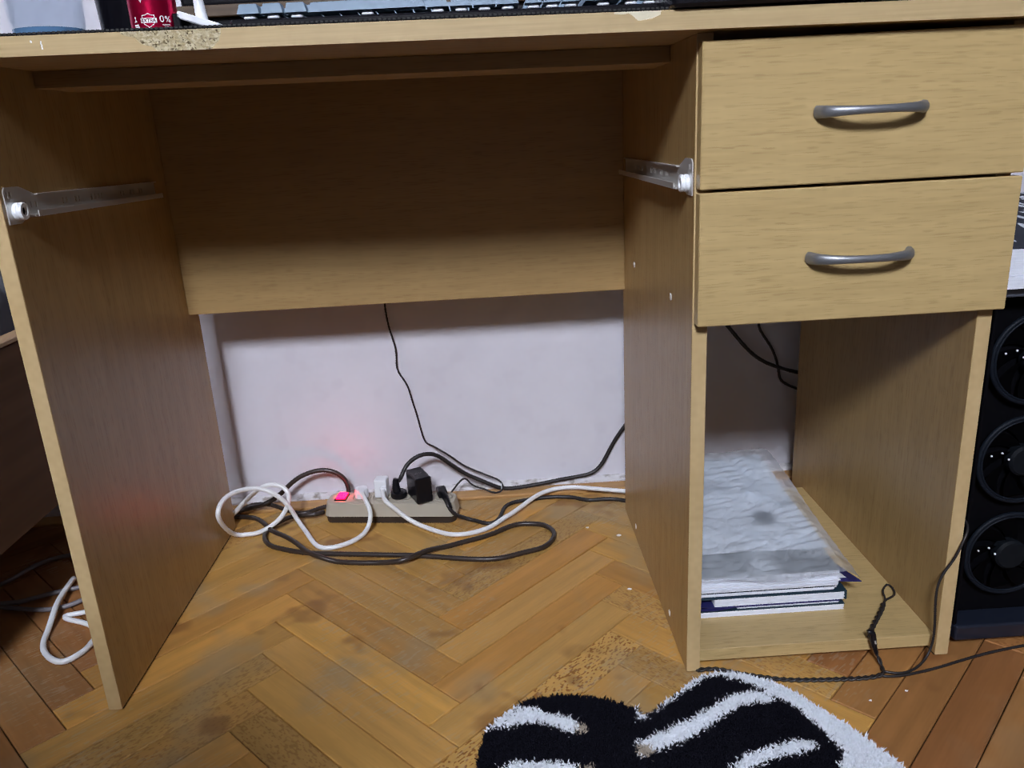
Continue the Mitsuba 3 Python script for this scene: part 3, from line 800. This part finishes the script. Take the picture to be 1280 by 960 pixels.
def film(a, b):
    q = np.stack([a * 40, b * 26, a * 0 + 4], -1)
    w = .0035 * meshkit.fbm(q, 3) + .0040 * np.abs(meshkit.noise(np.stack([a * 24 + b * 10, b * 60 - a * 20, a * 0], -1)) - .5) + .0030 * np.abs(meshkit.noise(np.stack([a * 70 - b * 50, b * 90, a * 0 + 7], -1)) - .5)
    base = lump(a, b) + .0014 + w
    over = np.clip((a - .938) / .02, 0, 1)
    base = base - over * .014 * np.clip(1.2 - (b - .05) / .36, .3, 1)
    front = np.clip((.085 - b) / .035, 0, 1)
    return base - front * .004


fi = np.arange(gx.size).reshape(gx.shape)
fq = np.stack([fi[:-1, :-1], fi[:-1, 1:], fi[1:, 1:], fi[1:, :-1]], -1).reshape(-1, 4)
add('plastic_bag__film', (np.stack([gx, gy, film(gx, gy)], -1).reshape(-1, 3), fq), 'bag_plastic', True, label='crinkled clear plastic')
tag('plastic_bag', 'crinkled clear plastic bag with white papers on top of the cabinet stack', 'plastic bag')

# ------------------------------------------------------------------ rug
OUT = [(0.4457, -0.1542), (0.449, -0.1191), (0.458, -0.0882), (0.4752, -0.0671), (0.4947, -0.0523), (0.5146, -0.0414), (0.549, -0.0376), (0.5873, -0.0443), (0.619, -0.059), (0.6382, -0.0693), (0.6417, -0.0807), (0.6539, -0.0764), (0.6766, -0.0591), (0.7009, -0.0382), (0.7218, -0.0221), (0.7466, -0.0154), (0.7798, -0.022), (0.8058, -0.0339), (0.8244, -0.0508), (0.8392, -0.0753), (0.8572, -0.1005), (0.8754, -0.1321), (0.8903, -0.1662), (0.9052, -0.1959), (.96, -.32), (.985, -.45), (.93, -.62), (.80, -.72), (.60, -.74), (.42, -.66), (.355, -.50), (.375, -.33), (.425, -.22)]
rug = Polygon(OUT).buffer(0)
WHITE = [
    [(0.4626, -0.0926), (0.4797, -0.0743), (0.4991, -0.0612), (0.5107, -0.0595), (0.5364, -0.0717), (0.559, -0.082), (0.5644, -0.0919), (0.5582, -0.1068), (0.5434, -0.099), (0.5258, -0.0882), (0.5027, -0.0846), (0.4793, -0.0903)],
    [(0.440, -0.108), (0.452, -0.100), (0.4797, -0.0743), (.4991, -.0580), (.4900, -.0480), (.44, -.08)],
    [(0.6261, -0.1487), (0.6277, -0.126), (0.6599, -0.114), (0.6891, -0.0987), (0.7188, -0.0814), (0.7418, -0.067), (0.7582, -0.0601), (0.7839, -0.0555), (0.8007, -0.0629), (0.7987, -0.0769), (0.772, -0.077), (0.7512, -0.0833), (0.734, -0.0938), (0.7053, -0.1145), (0.6789, -0.1296), (0.6544, -0.1395)],
    [(0.700, -0.1880), (0.709, -0.1803), (0.7373, -0.1579), (0.7724, -0.1445), (0.8058, -0.1379), (0.8208, -0.1405), (0.8191, -0.1537), (0.7979, -0.1588), (0.7702, -0.1632), (0.7455, -0.1724), (0.7293, -0.1832), (.712, -.20)],
    [(0.4621, -0.1579), (0.4867, -0.1441), (0.5215, -0.1461), (0.5557, -0.1539), (0.567, -0.1674), (.55, -.185), (.50, -.178), (.47, -.18)],
    [(0.6358, -0.0700), (0.6450, -0.0750), (0.6438, -0.0901), (0.634, -0.092)],
    [(0.650, -0.0830), (0.6734, -0.0695), (0.6974, -0.0489), (0.7228, -0.0336), (0.735, -0.010), (0.700, -0.010), (0.660, -0.050)],
    # the broad white border on the right
    [(0.7175, -0.0309), (.72, -.01), (.80, -.01), (.87, -.07), (.93, -.20), (1.02, -.45), (.95, -.66), (.90, -.60), (.93, -.45), (.90, -.32), (0.8300, -0.2000), (0.8332, -0.1782), (0.846, -0.1644), (0.8336, -0.1243), (0.8229, -0.0931), (0.8007, -0.0629), (0.7704, -0.0363), (0.7489, -0.025)],
    [(.45, -.24), (.60, -.22), (.70, -.25), (.70, -.28), (.60, -.25), (.45, -.27)],
    [(.40, -.36), (.55, -.34), (.72, -.36), (.86, -.34), (.86, -.37), (.72, -.40), (.55, -.38), (.40, -.40)],
    [(.42, -.50), (.60, -.47), (.84, -.50), (.84, -.54), (.60, -.51), (.42, -.54)],
]
white = shapely.union_all([Polygon(w).buffer(0) for w in WHITE])
TAN = shapely.union_all([Point(.568, -.100).buffer(.007), Point(.634, -.139).buffer(.009), Point(.566, -.166).buffer(.010)])
add('rug__backing', move(extr(rug.buffer(-.006), .005), (0, 0, .0008)), 'grey_rubber')


def strands(y0, y1, dens):
    bx = rug.bounds
    ya, yb = max(bx[1], y0), min(bx[3], y1)
    n = int((bx[2] - bx[0]) * (yb - ya) * dens)
    p = np.stack([rng.uniform(bx[0], bx[2], n), rng.uniform(ya, yb, n)], 1)
    p = p[shapely.contains_xy(rug.buffer(-.003), p[:, 0], p[:, 1])]
    n = len(p)
    q = p + rng.normal(0, .0012, p.shape)
    w = shapely.contains_xy(white, q[:, 0], q[:, 1])
    tn = shapely.contains_xy(TAN, q[:, 0], q[:, 1])
    col = np.where(w[:, None], [.74, .78, .82], [.0065, .0065, .010]) * rng.uniform(.82, 1.12, (n, 1))
    col = np.where(tn[:, None], [.34, .29, .23], col) * 1.0
    L = rng.uniform(.0065, .0095, n)
    lean = rng.normal(0, .0030, (n, 2)) + .003 * np.stack([meshkit.noise(np.c_[p * 30, p[:, :1] * 0]) - .5, meshkit.noise(np.c_[p * 30, p[:, :1] * 0 + 9]) - .5], 1)
    rad = rng.uniform(.0009, .0014, n)
    a0 = rng.uniform(0, 2 * np.pi, n)
    V = []
    for k in range(3):
        a = a0 + k * 2 * np.pi / 3
        V.append(np.stack([p[:, 0] + rad * np.cos(a), p[:, 1] + rad * np.sin(a), np.full(n, .0056)], 1))
    for k in range(3):
        a = a0 + k * 2 * np.pi / 3
        V.append(np.stack([p[:, 0] + lean[:, 0] * .5 + rad * np.cos(a), p[:, 1] + lean[:, 1] * .5 + rad * np.sin(a), .0056 + L * .70], 1))
    V.append(np.stack([p[:, 0] + lean[:, 0], p[:, 1] + lean[:, 1], .0056 + L], 1))
    V = np.stack(V, 1).reshape(-1, 3)
    base = (np.arange(n) * 7)[:, None, None]
    f = np.array([[0, 1, 4], [0, 4, 3], [1, 2, 5], [1, 5, 4], [2, 0, 3], [2, 3, 5], [3, 4, 6], [4, 5, 6], [5, 3, 6]])
    return V, (base + f[None]).reshape(-1, 3), np.repeat(col, 7, 0)


a = strands(-.26, 0, 720000)
b = strands(-.80, -.26, 120000)
scene['rug_yarn'] = {'type': 'twosided', 'bsdf': {'type': 'diffuse', 'reflectance': {'type': 'mesh_attribute', 'name': 'vertex_color'}}}
V = np.vstack([a[0], b[0]])
F = np.vstack([a[1], b[1] + len(a[0])])
add('rug__pile', trimesh.Trimesh(V, F, process=False), 'rug_yarn', True, color=np.vstack([a[2], b[2]]), kind='stuff', label='black and white shaggy pile')
tag('rug', 'shaggy black and white zebra-striped rug on the parquet before the desk', 'rug')

# ------------------------------------------------------------------ computer tower on the right
pr('case_black', (0.0016, 0.0016, 0.0025), 0.6, 0.08)
pr('glint_bead', (0.75, 0.78, 0.82), 0.3, 0.6)  # pale beads painted in as glints of light on the fans
pr('case_gloss', (0.010, 0.013, 0.022), 0.18, 0.6)
pr('fan_ring', (0.005, 0.0075, 0.012), 0.55, 0.14)
pr('fan_blade', (0.0010, 0.0010, 0.0014), 0.7, 0.03)
pr('fan_hub', (0.0045, 0.006, 0.008), 0.6, 0.1)
pr('case_trim', (0.115, 0.135, 0.170), 0.45, 0.4)
CX0, CX1, CY0, CY1 = 1.064, 1.272, .018, .480
tag('computer_tower', 'black computer tower with round front fans standing right of the desk', 'computer')
shell = cat_(cbox((CX0, CY0 + .03, .012), (CX1, CY1, .462), .002), cbox((CX0, CY0, .032), (CX0 + .004, CY0 + .031, .462), .0008), cbox((CX1 - .004, CY0, .032), (CX1, CY0 + .031, .462), .0008))
add('computer_tower__case', shell, 'case_black')
add('computer_tower__top_trim', cbox((CX0, CY0 - .006, .4622), (CX1, CY1, .4745), .002), 'case_trim', label='dark grey top edge')
add('computer_tower__chin', rbox((CX0, CY0 - .006, .011), (CX1, CY0 + .031, .0335), .004), 'case_gloss', 30, label='glossy dark chin')
for x in (CX0 + .02, CX1 - .02):
    for y in (CY0 + .04, CY1 - .04):
        add('computer_tower__foot', move(lathe([(0, 0), (.012, 0), (.013, .012), (0, .012)], 20), (x, y, 0)), 'black_rubber', 30)
for zc in (.1225, .2520, .3815):
    c = np.array([(CX0 + CX1) / 2 - .034, CY0 + .016, zc])
    fk = add('computer_tower__fan', cat_(move(torus(.0555, .0030), c, rx=math.pi / 2), move(torus(.0525, .0014), c + (0, -.002, 0), rx=math.pi / 2)), 'fan_ring', 40)
    add(fk + '__hub', move(lathe([(0, 0), (.020, 0), (.020, .010), (.017, .013), (0, .0135)], 32), c + (0, .006, 0), rx=math.pi / 2), 'fan_hub', 30)
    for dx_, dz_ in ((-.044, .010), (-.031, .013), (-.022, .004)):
        add(fk + '__glint_bead', move(trimesh.creation.icosphere(subdivisions=1, radius=.0014), c + (dx_, -.006, dz_)), 'glint_bead', True)
    for i in range(9):
        th = i * 2 * math.pi / 9
        rr = np.linspace(.019, .052, 8)
        bl = []
        for r_, e in [(r_, e) for r_ in rr for e in (-1, 1)]:
            an = th + e * (.26 + .06 * (r_ - .019) / .033) + .5 * (r_ - .019) / .033
            bl.append((c[0] + r_ * math.cos(an), c[1] + .004 + e * .004, c[2] + r_ * math.sin(an)))
        fq = [[2 * i_, 2 * i_ + 1, 2 * i_ + 3, 2 * i_ + 2] for i_ in range(7)]
        add(fk + '__blade', (np.array(bl), np.array(fq)), 'fan_blade', True)

# papers and a box on the tower
add('paper_stack_001', pages(1.058, 1.262, -.002, .290, .4747, .4888, seed=11, wob=.0002), 'paper', label='white papers lying directly on the computer tower', cat='papers')
add('paper_stack_002', pages(1.060, 1.258, .000, .285, .4892, .5180, seed=12, wob=.0002), 'paper', label='thicker white paper stack under the dark patterned cloth on the tower', cat='papers')
pr('dark_cloth', mikit.proc(lambda p, n, uv: mix((0.02, 0.022, 0.030), (0.40, 0.43, 0.47), smoothstep(0.70, 0.78, noise(p.x * 60 + p.y * 30, p.y * 60, p.z * 260 + p.x * 90)))), 0.7, 0.2)
gx, gy = np.meshgrid(np.linspace(1.057, 1.25, 30), np.linspace(.002, .27, 36))
add('patterned_cloth', bulge_sheet(gx, gy, lambda a, b: .5183 + 0 * a, .0005 + .036 * (np.clip((gx - 1.057) / .012, 0, 1) ** .5) * np.clip((gy - .002) / .014, 0, 1) ** .5 * (.7 + .5 * meshkit.fbm(np.stack([gx * 30, gy * 30, gx * 0], -1), 3))), 'dark_cloth', True, label='folded black cloth with thin white lines on the papers on the tower', cat='cloth')

# ------------------------------------------------------------------ bed at the left
pr('bed_wood', mikit.proc(lambda p, n, uv: mix((0.12, 0.060, 0.030), (0.070, 0.034, 0.017), fbm(p.y * 4, p.z * 60, p.x * 60))), 0.7, 0.15)
pr('bed_edge', (0.34, 0.22, 0.125), 0.5, 0.3)
add('bed__side_board', cbox((-.224, -1.25, .150), (-.200, .575, .4150), .0015), 'bed_wood')
add('bed__top_rail', cbox((-.228, -1.25, .4152), (-.199, .575, .4225), .0015), 'bed_edge', label='lighter top edge')
for y in (-1.22, .52):
    add('bed__leg', cbox((-.265, y - .025, 0), (-.226, y + .025, .30), .002), 'bed_wood')
    add('bed__leg', cbox((-1.10, y - .025, 0), (-1.06, y + .025, .30), .002), 'bed_wood')
add('bed__mattress', rbox((-1.10, -1.24, .30), (-.229, .570, .415), .02), 'grey_rubber', 40)
tag('bed', 'brown wooden bed side just visible left of the desk', 'bed')
pr('mottled_cloth', mikit.proc(lambda p, n, uv: mix((0.22, 0.24, 0.27), (0.040, 0.038, 0.045), smoothstep(0.38, 0.62, fbm(p.x * 40, p.y * 22, p.z * 8)))), 0.8, 0.1)
gx, gy = np.meshgrid(np.linspace(-.62, -.232, 40), np.linspace(-.10, .56, 60))
edge = np.clip((-.232 - gx) / .03, 0, 1) ** .5 * np.clip((gx + .62) / .05, 0, 1) ** .5 * np.clip((gy + .10) / .05, 0, 1) ** .5
add('blanket', bulge_sheet(gx, gy, lambda a, b: .4155 + 0 * a, .003 + edge * (.085 + .035 * meshkit.fbm(np.stack([gx * 18, gy * 26, gx * 0], -1), 4))), 'mottled_cloth', True, label='mottled grey blanket on the bed at the left edge', cat='blanket')

# tiny plaster chips on the parquet
CHIPS = ['white plaster chip on the parquet just right of the black cord loop', 'largest white plaster chip, on the parquet by the back of the divider panel',
         'white plaster chip on the parquet half-way along the divider panel', 'tiny white chip on the reddish planks below the looped audio cable, farther from the rug',
         'tiny white chip on the reddish planks nearest to the white rug border']
for i, (x, y, r_) in enumerate(((0.6373, 0.4014, .0024), (0.6867, 0.3658, .0034), (0.6757, 0.1994, .0026), (0.9662, -.0599, .0016), (0.9166, -.0721, .0016))):
    m = trimesh.creation.icosphere(subdivisions=1, radius=r_)
    m.vertices = m.vertices * [1.2, .9, .45] * (1 + .25 * np.random.default_rng(i).normal(size=(len(m.vertices), 1)) * .5) + [x, y, r_ * .45]
    add('plaster_chip', m, 'cap_white', label=CHIPS[i], cat='chip', group='plaster chips on the floor')

# loose cables on the floor left of the desk
W1 = [(-.04, .215, .005), (-.075, .19, .005), (-0.1031, 0.1597, 0.005), (-0.1056, 0.1355, 0.005), (-0.1118, 0.118, 0.005), (-0.1243, 0.1051, 0.005), (-0.1423, 0.1105, 0.005), (-0.1628, 0.1288, 0.005), (-0.1773, 0.1525, 0.005), (-0.1859, 0.1824, 0.006), (-0.1921, 0.2126, 0.0135), (-0.2025, 0.2492, 0.0135), (-0.2086, 0.2793, 0.0125), (-.22, .33, .006)]
W2 = [(-.05, .160, .005), (-0.1125, 0.1802, 0.005), (-0.1356, 0.1949, 0.005), (-.160, .2060, .005), (-.1760, .2140, .005), (-.1790, .2195, .005), (-0.1607, 0.2251, 0.005), (-0.1433, 0.2327, 0.005), (-.06, .270, .005)]
W4 = [(-.10, .300, .005), (-0.157, 0.2691, 0.0075), (-0.1726, 0.2576, 0.0075), (-0.1867, 0.2482, 0.006), (-0.2093, 0.2421, 0.005), (-0.235, 0.243, 0.005), (-0.2777, 0.2523, 0.005), (-0.3065, 0.2599, 0.005), (-.40, .28, .005)]
W5 = [(-.13, .325, .005), (-0.1874, 0.3071, 0.005), (-0.2084, 0.2979, 0.005), (-0.2453, 0.2839, 0.005), (-0.2749, 0.2694, 0.005), (-0.3038, 0.2553, 0.0125), (-.38, .23, .0125)]
W6 = [(-.20, .43, .005), (-0.2572, 0.4158, 0.005), (-0.2868, 0.4058, 0.005), (-0.31, 0.3845, 0.005), (-0.3249, 0.3502, 0.005), (-0.3461, 0.3184, 0.005), (-.40, .30, .005)]
add('floor_cable', cable(W1, .0042), 'white_rubber', True, label='white cable in a wide loop on the floor left of the desk', cat='cable')
add('floor_cable_001', cable(W2, .0038), 'white_rubber', True, label='white cable with a narrow folded loop crossing the wide white loop left of the desk', cat='cable')
add('floor_cable_002', cable(W4, .0036), 'grey_rubber', True, label='grey cable in the dark under the bed, nearest to the white loop', cat='cable')
add('floor_cable_003', cable(W5, .0036), 'grey_rubber', True, label='grey cable in the dark under the bed, middle one', cat='cable')
add('floor_cable_004', cable(W6, .0036), 'grey_rubber', True, label='grey cable farthest back in the dark under the bed', cat='cable')

# ------------------------------------------------------------------ on the desk top


def top(x):
    return zt(x) + TT


MT = .0024
pr('mat_cloth', mikit.proc(lambda p, n, uv: mix((0.004, 0.0045, 0.006), (0.011, 0.011, 0.012), noise(p.x * 900, p.y * 900, 1.0))), 0.9, 0.1)
pr('stitch', (0.035, 0.035, 0.033), 0.8, 0.2)


def tilt_top(v):
    v = v.copy()
    v[:, 2] += top(v[:, 0])
    return v


add('desk_mat__cloth', cbox((-.04, YF + .0006, .0001), (.678, .30, MT), .0006, tilt_top), 'mat_cloth')
st = []
for x in np.arange(-.036, .676, .0045):
    st.append(cbox((x, YF + .0002, .0008), (x + .0028, YF + .0012, MT + .0004), .0002, tilt_top))
add('desk_mat__stitching', cat_(*st), 'stitch', kind='stuff', label='stitched edge')
tag('desk_mat', 'thin black desk mat along the front edge of the desk', 'desk mat')


def mt(x):
    return top(x) + MT


# water bottle
bc = np.array([.0480, .078, mt(.048) + .0003])
prof = [(0, .004), (.012, .003), (.026, .0), (.032, .001), (.0345, .006), (.0351, .016), (.0362, .024), (.0366, .040), (.0366, .12), (.034, .145), (.022, .175), (.0135, .19), (.0135, .205)]
scene['bottle_plastic'] = {'type': 'thindielectric', 'int_ior': 1.5, 'specular_transmittance': {'type': 'rgb', 'value': [.82, .88, .94]}}
pr('bottle_blue', (0.12, 0.26, 0.44), 0.2, 0.6)
pr('water_blue', (0.22, 0.40, 0.58), 0.2, 0.6)
scene['water_clear'] = {'type': 'thindielectric', 'int_ior': 1.2, 'specular_transmittance': {'type': 'rgb', 'value': [.62, .80, .92]}}
scene['water_body'] = {'type': 'blendbsdf', 'weight': 0.42, 'a': {'type': 'ref', 'id': 'water_clear'}, 'b': {'type': 'ref', 'id': 'water_blue'}}
add('water_bottle__body', move(lathe(prof, 64), bc), 'bottle_plastic', True)
add('water_bottle__bottom', move(lathe([(0, .0046), (.012, .0036), (.026, .0009), (.0312, .0018), (.0337, .0062), (.0342, .0150), (0, .0150)], 64), bc), 'water_body', 30, label='bluish thick bottom')
add('water_bottle__cap', move(lathe([(.0150, .198), (.0155, .199), (.0155, .214), (0, .216)], 32), bc), 'bottle_blue', 30)
tag('water_bottle', 'clear plastic water bottle at the left end of the desk mat', 'bottle')

# black cup
cc = np.array([.1215, .118, mt(.1215) + .0003])
add('cup', move(lathe([(0, .004), (.030, .004), (.030, 0), (.0325, 0), (.0332, .004), (.0352, .045), (.0370, .090), (.0350, .090), (.0315, .008), (0, .008)], 56), cc), 'cup_black', 35, label='black tapered cup between the water bottle and red can', cat='cup')

# red can
pr('can_red', (0.70, 0.008, 0.075), 0.24, 0.6, metallic=0.9)
pr('can_metal', (0.7, 0.7, 0.7), 0.3, 0.5, metallic=0.9)
pr('can_print', (0.75, 0.72, 0.74), 0.4, 0.4)
pr('can_dark', (0.10, 0.004, 0.012), 0.4, 0.4)
cn = np.array([.1650, .060, mt(.1650) + .0002])
CR = .0233
add('soda_can__body', move(lathe([(0, .004), (.0165, .003), (.0180, 0), (.0190, .0005), (.0220, .006), (CR, .009), (CR, .128), (.0218, .134), (.0205, .139)], 64), cn), 'can_red', True)
add('soda_can__lid', move(lathe([(.0203, .1385), (.0210, .1400), (.0205, .1410), (.0195, .1400), (.019, .136), (0, .136)], 48), cn), 'can_metal', 30)


def wrap(m, x0, z0, rad=CR):
    """lay a flat mesh (x right, y up, z thickness) around the can; x0 = arc offset from the side that faces the camera"""
    m = m.copy()
    v = m.vertices
    th = (v[:, 0] + x0) / rad
    r = rad + .00012 + v[:, 2]
    ca = math.atan2(EYE[1] - cn[1], EYE[0] - cn[0])
    a_ = ca + th
    m.vertices = np.stack([cn[0] + r * np.cos(a_), cn[1] + r * np.sin(a_), cn[2] + z0 + v[:, 1]], 1)
    return m


def print_text(s, h, x0, z0, bold=True, dep=.0002):
    m = meshkit.text_mesh(s, h, dep, bold=bold)
    m = m.subdivide_to_size(.0012)
    w = m.bounds[1][0] + m.bounds[0][0]
    m.apply_translation((-w / 2, -h / 2, 0))
    return wrap(m, x0, z0)


def wrap_poly(pg, x0, z0, dep=.0002):
    return wrap(extr(pg, dep).subdivide_to_size(.0015), x0, z0)


ZE = .0155
sh_pts = [(0, .0068), (.0030, .0054), (.0062, .0050), (.0064, .0008), (.0050, -.0036), (.0, -.0070), (-.0050, -.0036), (-.0064, .0008), (-.0062, .0050), (-.0030, .0054)]
shd = Polygon(sh_pts)
EX = -.0055
add('soda_can__emblem', cat_(wrap_poly(shd.difference(shd.buffer(-.0008)), EX, ZE), wrap_poly(sbox(-.0078, -.0022, .0078, .0024), EX, ZE)), 'can_print', label='white shield emblem')
add('soda_can__emblem_lettering', wrap(move(print_text('', 1, 0, 0) if False else trimesh.Trimesh(), (0, 0, 0)), 0, 0) if False else (lambda m: m)(wrap((lambda t: (t.apply_translation((-(t.bounds[1][0] + t.bounds[0][0]) / 2, -.0015, .0002)), t)[1])(meshkit.text_mesh('EXTRA', .0031, .0002, bold=True).subdivide_to_size(.0012)), EX, ZE)), 'can_dark', label='dark lettering in the emblem')
add('soda_can__print', cat_(print_text('0%', .0056, .0108, ZE + .0015), print_text('ALCOHOL', .0013, .0112, ZE - .0038), print_text('FREE', .0013, .0112, ZE - .0060),
                            print_text('1', .0048, -.0195, ZE + .0015), wrap_poly(sbox(-.0028, -.0007, .0028, .0007), -.0190, ZE - .0038), wrap_poly(sbox(-.0028, -.0007, .0028, .0007), -.0185, ZE - .0058),
                            wrap_poly(Polygon([(-.003, .004), (0, -.003), (.003, .004), (.002, .004), (0, -.0008), (-.002, .004)]), -.0105, ZE + .0190)), 'can_print', label='white printed lettering 0%')
tag('soda_can', 'red drink can with a white shield emblem and 0% on it', 'can')

# white stand right of the can
sx = .2120
foot = move(cbox((-.023, -.016, -.0036), (.021, .016, .0036), .0012), (.2125, .068, mt(.21) + .0155), ry=.33)
stem = tube([(.2115, .068, mt(.21) + .0175), (.2085, .070, mt(.21) + .05), (.2040, .074, mt(.21) + .13)], [.0062, .0045, .0042], 16)
prop = cbox((.186, .052, mt(.19) + .0002), (.194, .084, mt(.19) + .0235), .001)
add('white_stand__foot', cat_(foot), 'white_plastic')
add('white_stand__stem', stem, 'white_plastic', 35)
add('white_stand__prop', prop, 'black_plastic')
tag('white_stand', 'white plastic stand with a sloping foot and upright stem right of the red can', 'stand')

# keyboard
tag('keyboard', 'black mechanical keyboard with pale grey-blue keys along the front of the desk', 'keyboard')
KX, KY, U = .2495, .030, .01905
pr('key_grey', (0.145, 0.215, 0.285), 0.45, 0.3)
pr('key_white', (0.78, 0.82, 0.86), 0.4, 0.4)
kb = lambda v: np.stack([v[:, 0], v[:, 1], v[:, 2] + mt(.47) - .0116 * (v[:, 0] - .47)], 1)
add('keyboard__case', cbox((KX, KY, .0004), (KX + 22.5 * U + .012, KY + .137, .0125), .002, kb), 'black_plastic')


def keycap(w, d=1.0):
    bw, bd, h = w * U - .0014, d * U - .0014, .0095
    ins = .0028
    lo = np.array([[-bw / 2, 0], [bw / 2, 0], [bw / 2, bd], [-bw / 2, bd]])
    hi = np.array([[-bw / 2 + ins, ins * .9], [bw / 2 - ins, ins * .9], [bw / 2 - ins, bd - ins * .6], [-bw / 2 + ins, bd - ins * .6]])
    mid = hi * .93 + lo * .07
    V = np.vstack([np.c_[lo, np.zeros(4)], np.c_[mid, np.full(4, h * .93)], np.c_[hi * .94 + hi.mean(0) * .06, np.full(4, h)]])
    return trimesh.convex.convex_hull(V)


rows = [
    (0, [1.25, 1.25, 1.25, 6.25, 1.25, 1.25, 1.25, 1.25, -.25, 1, 1, 1, -.25, 2, 1, 1]),
    (1, [2.25] + [1] * 10 + [2.75, -1.25, 1, -1.25, 1, 1, 1]),
    (2, [1.75] + [1] * 11 + [2.25, -3.5, 1, 1, 1, 1]),
    (3, [1.5] + [1] * 12 + [1.5, -.25, 1, 1, 1, -.25, 1, 1, 1, 1]),
    (4, [1] * 13 + [2, -.25, 1, 1, 1, -.25, 1, 1, 1, 1]),
    (5.25, [1, -1, 1, 1, 1, 1, -.5, 1, 1, 1, 1, -.5, 1, 1, 1, 1, -.25, 1, 1, 1]),
]
caps = {}
for r_, ws in rows:
    x = 0.0
    for w in ws:
        if w < 0:
            x -= w
            continue
        xc = KX + .006 + (x + w / 2) * U
        y = KY + .006 + r_ * U
        zb = mt(.47) - .0116 * (xc - .47) + .0180
        m = move(keycap(w), (xc, y, zb))
        add('keyboard__keycap', m, 'key_grey')
        if r_ == 0:
            add('keyboard__key_switch', cbox((xc - .0060, y + .0035, zb - .0054), (xc + .0060, y + .0145, zb - .0006), .0018), 'key_white', label=None)
        x += w

# black box at the right with a blue-white picture on its front
pr('box_print', mikit.proc(lambda p, n, uv: mix(mix((0.01, 0.012, 0.03), (0.30, 0.38, 0.62), smoothstep(0.35, 0.55, noise(p.x * 55 - p.z * 80, p.z * 60, 2.0))), (0.62, 0.68, 0.80), smoothstep(0.55, 0.75, noise(p.x * 90 - p.z * 160, p.z * 90, 6.0)))), 0.3, 0.5)
zb = top(.78)
add('black_box__body', cbox((.680, -.0420, zb + .0022), (.930, .19, zb + .034), .003), 'black_plastic')
add('black_box__picture', cbox((.698, -.0422, zb + .0075), (.736, -.0418, zb + .030), .0001), 'box_print', label='blue and white printed picture')
tag('black_box', 'black box with a blue-white picture, jutting over the desk edge above the drawers', 'box')

# monitor riser behind the keyboard, a white box and a thin wire at the back
pr('riser_wood', mikit.proc(lambda p, n, uv: mix((0.12, 0.085, 0.055), (0.075, 0.05, 0.032), noise(p.x * 8, p.y * 200, p.z * 200))), 0.5, 0.3)
add('monitor_riser__shelf', cbox((.092, .340, .8370), (.800, .550, .8515), .001), 'riser_wood')
add('monitor_riser__frame', cbox((.098, .350, top(.098) + .0003), (.794, .548, .8368), .001), 'black_plastic')
tag('monitor_riser', 'dark brown wooden riser behind the keyboard', 'riser')
add('black_console', rbox((.094, .360, .8517), (.700, .530, .900), .006), 'black_plastic', 30, label='black box standing on the wooden riser at the back of the desk', cat='box')
add('white_box', cbox((.000, .400, top(.0) + .0002), (.082, .520, .8330), .0015), 'white_plastic', label='low white box at the back of the desk behind the water bottle', cat='box')
add('thin_wire', tube(spline([(.058, .586, .78), (.058, .586, .86), (.066, .587, .90), (.066, .588, 1.0)], .006), .0011, 8), 'grey_rubber', True, label='thin grey wire on the wall behind the black cup', cat='cable')
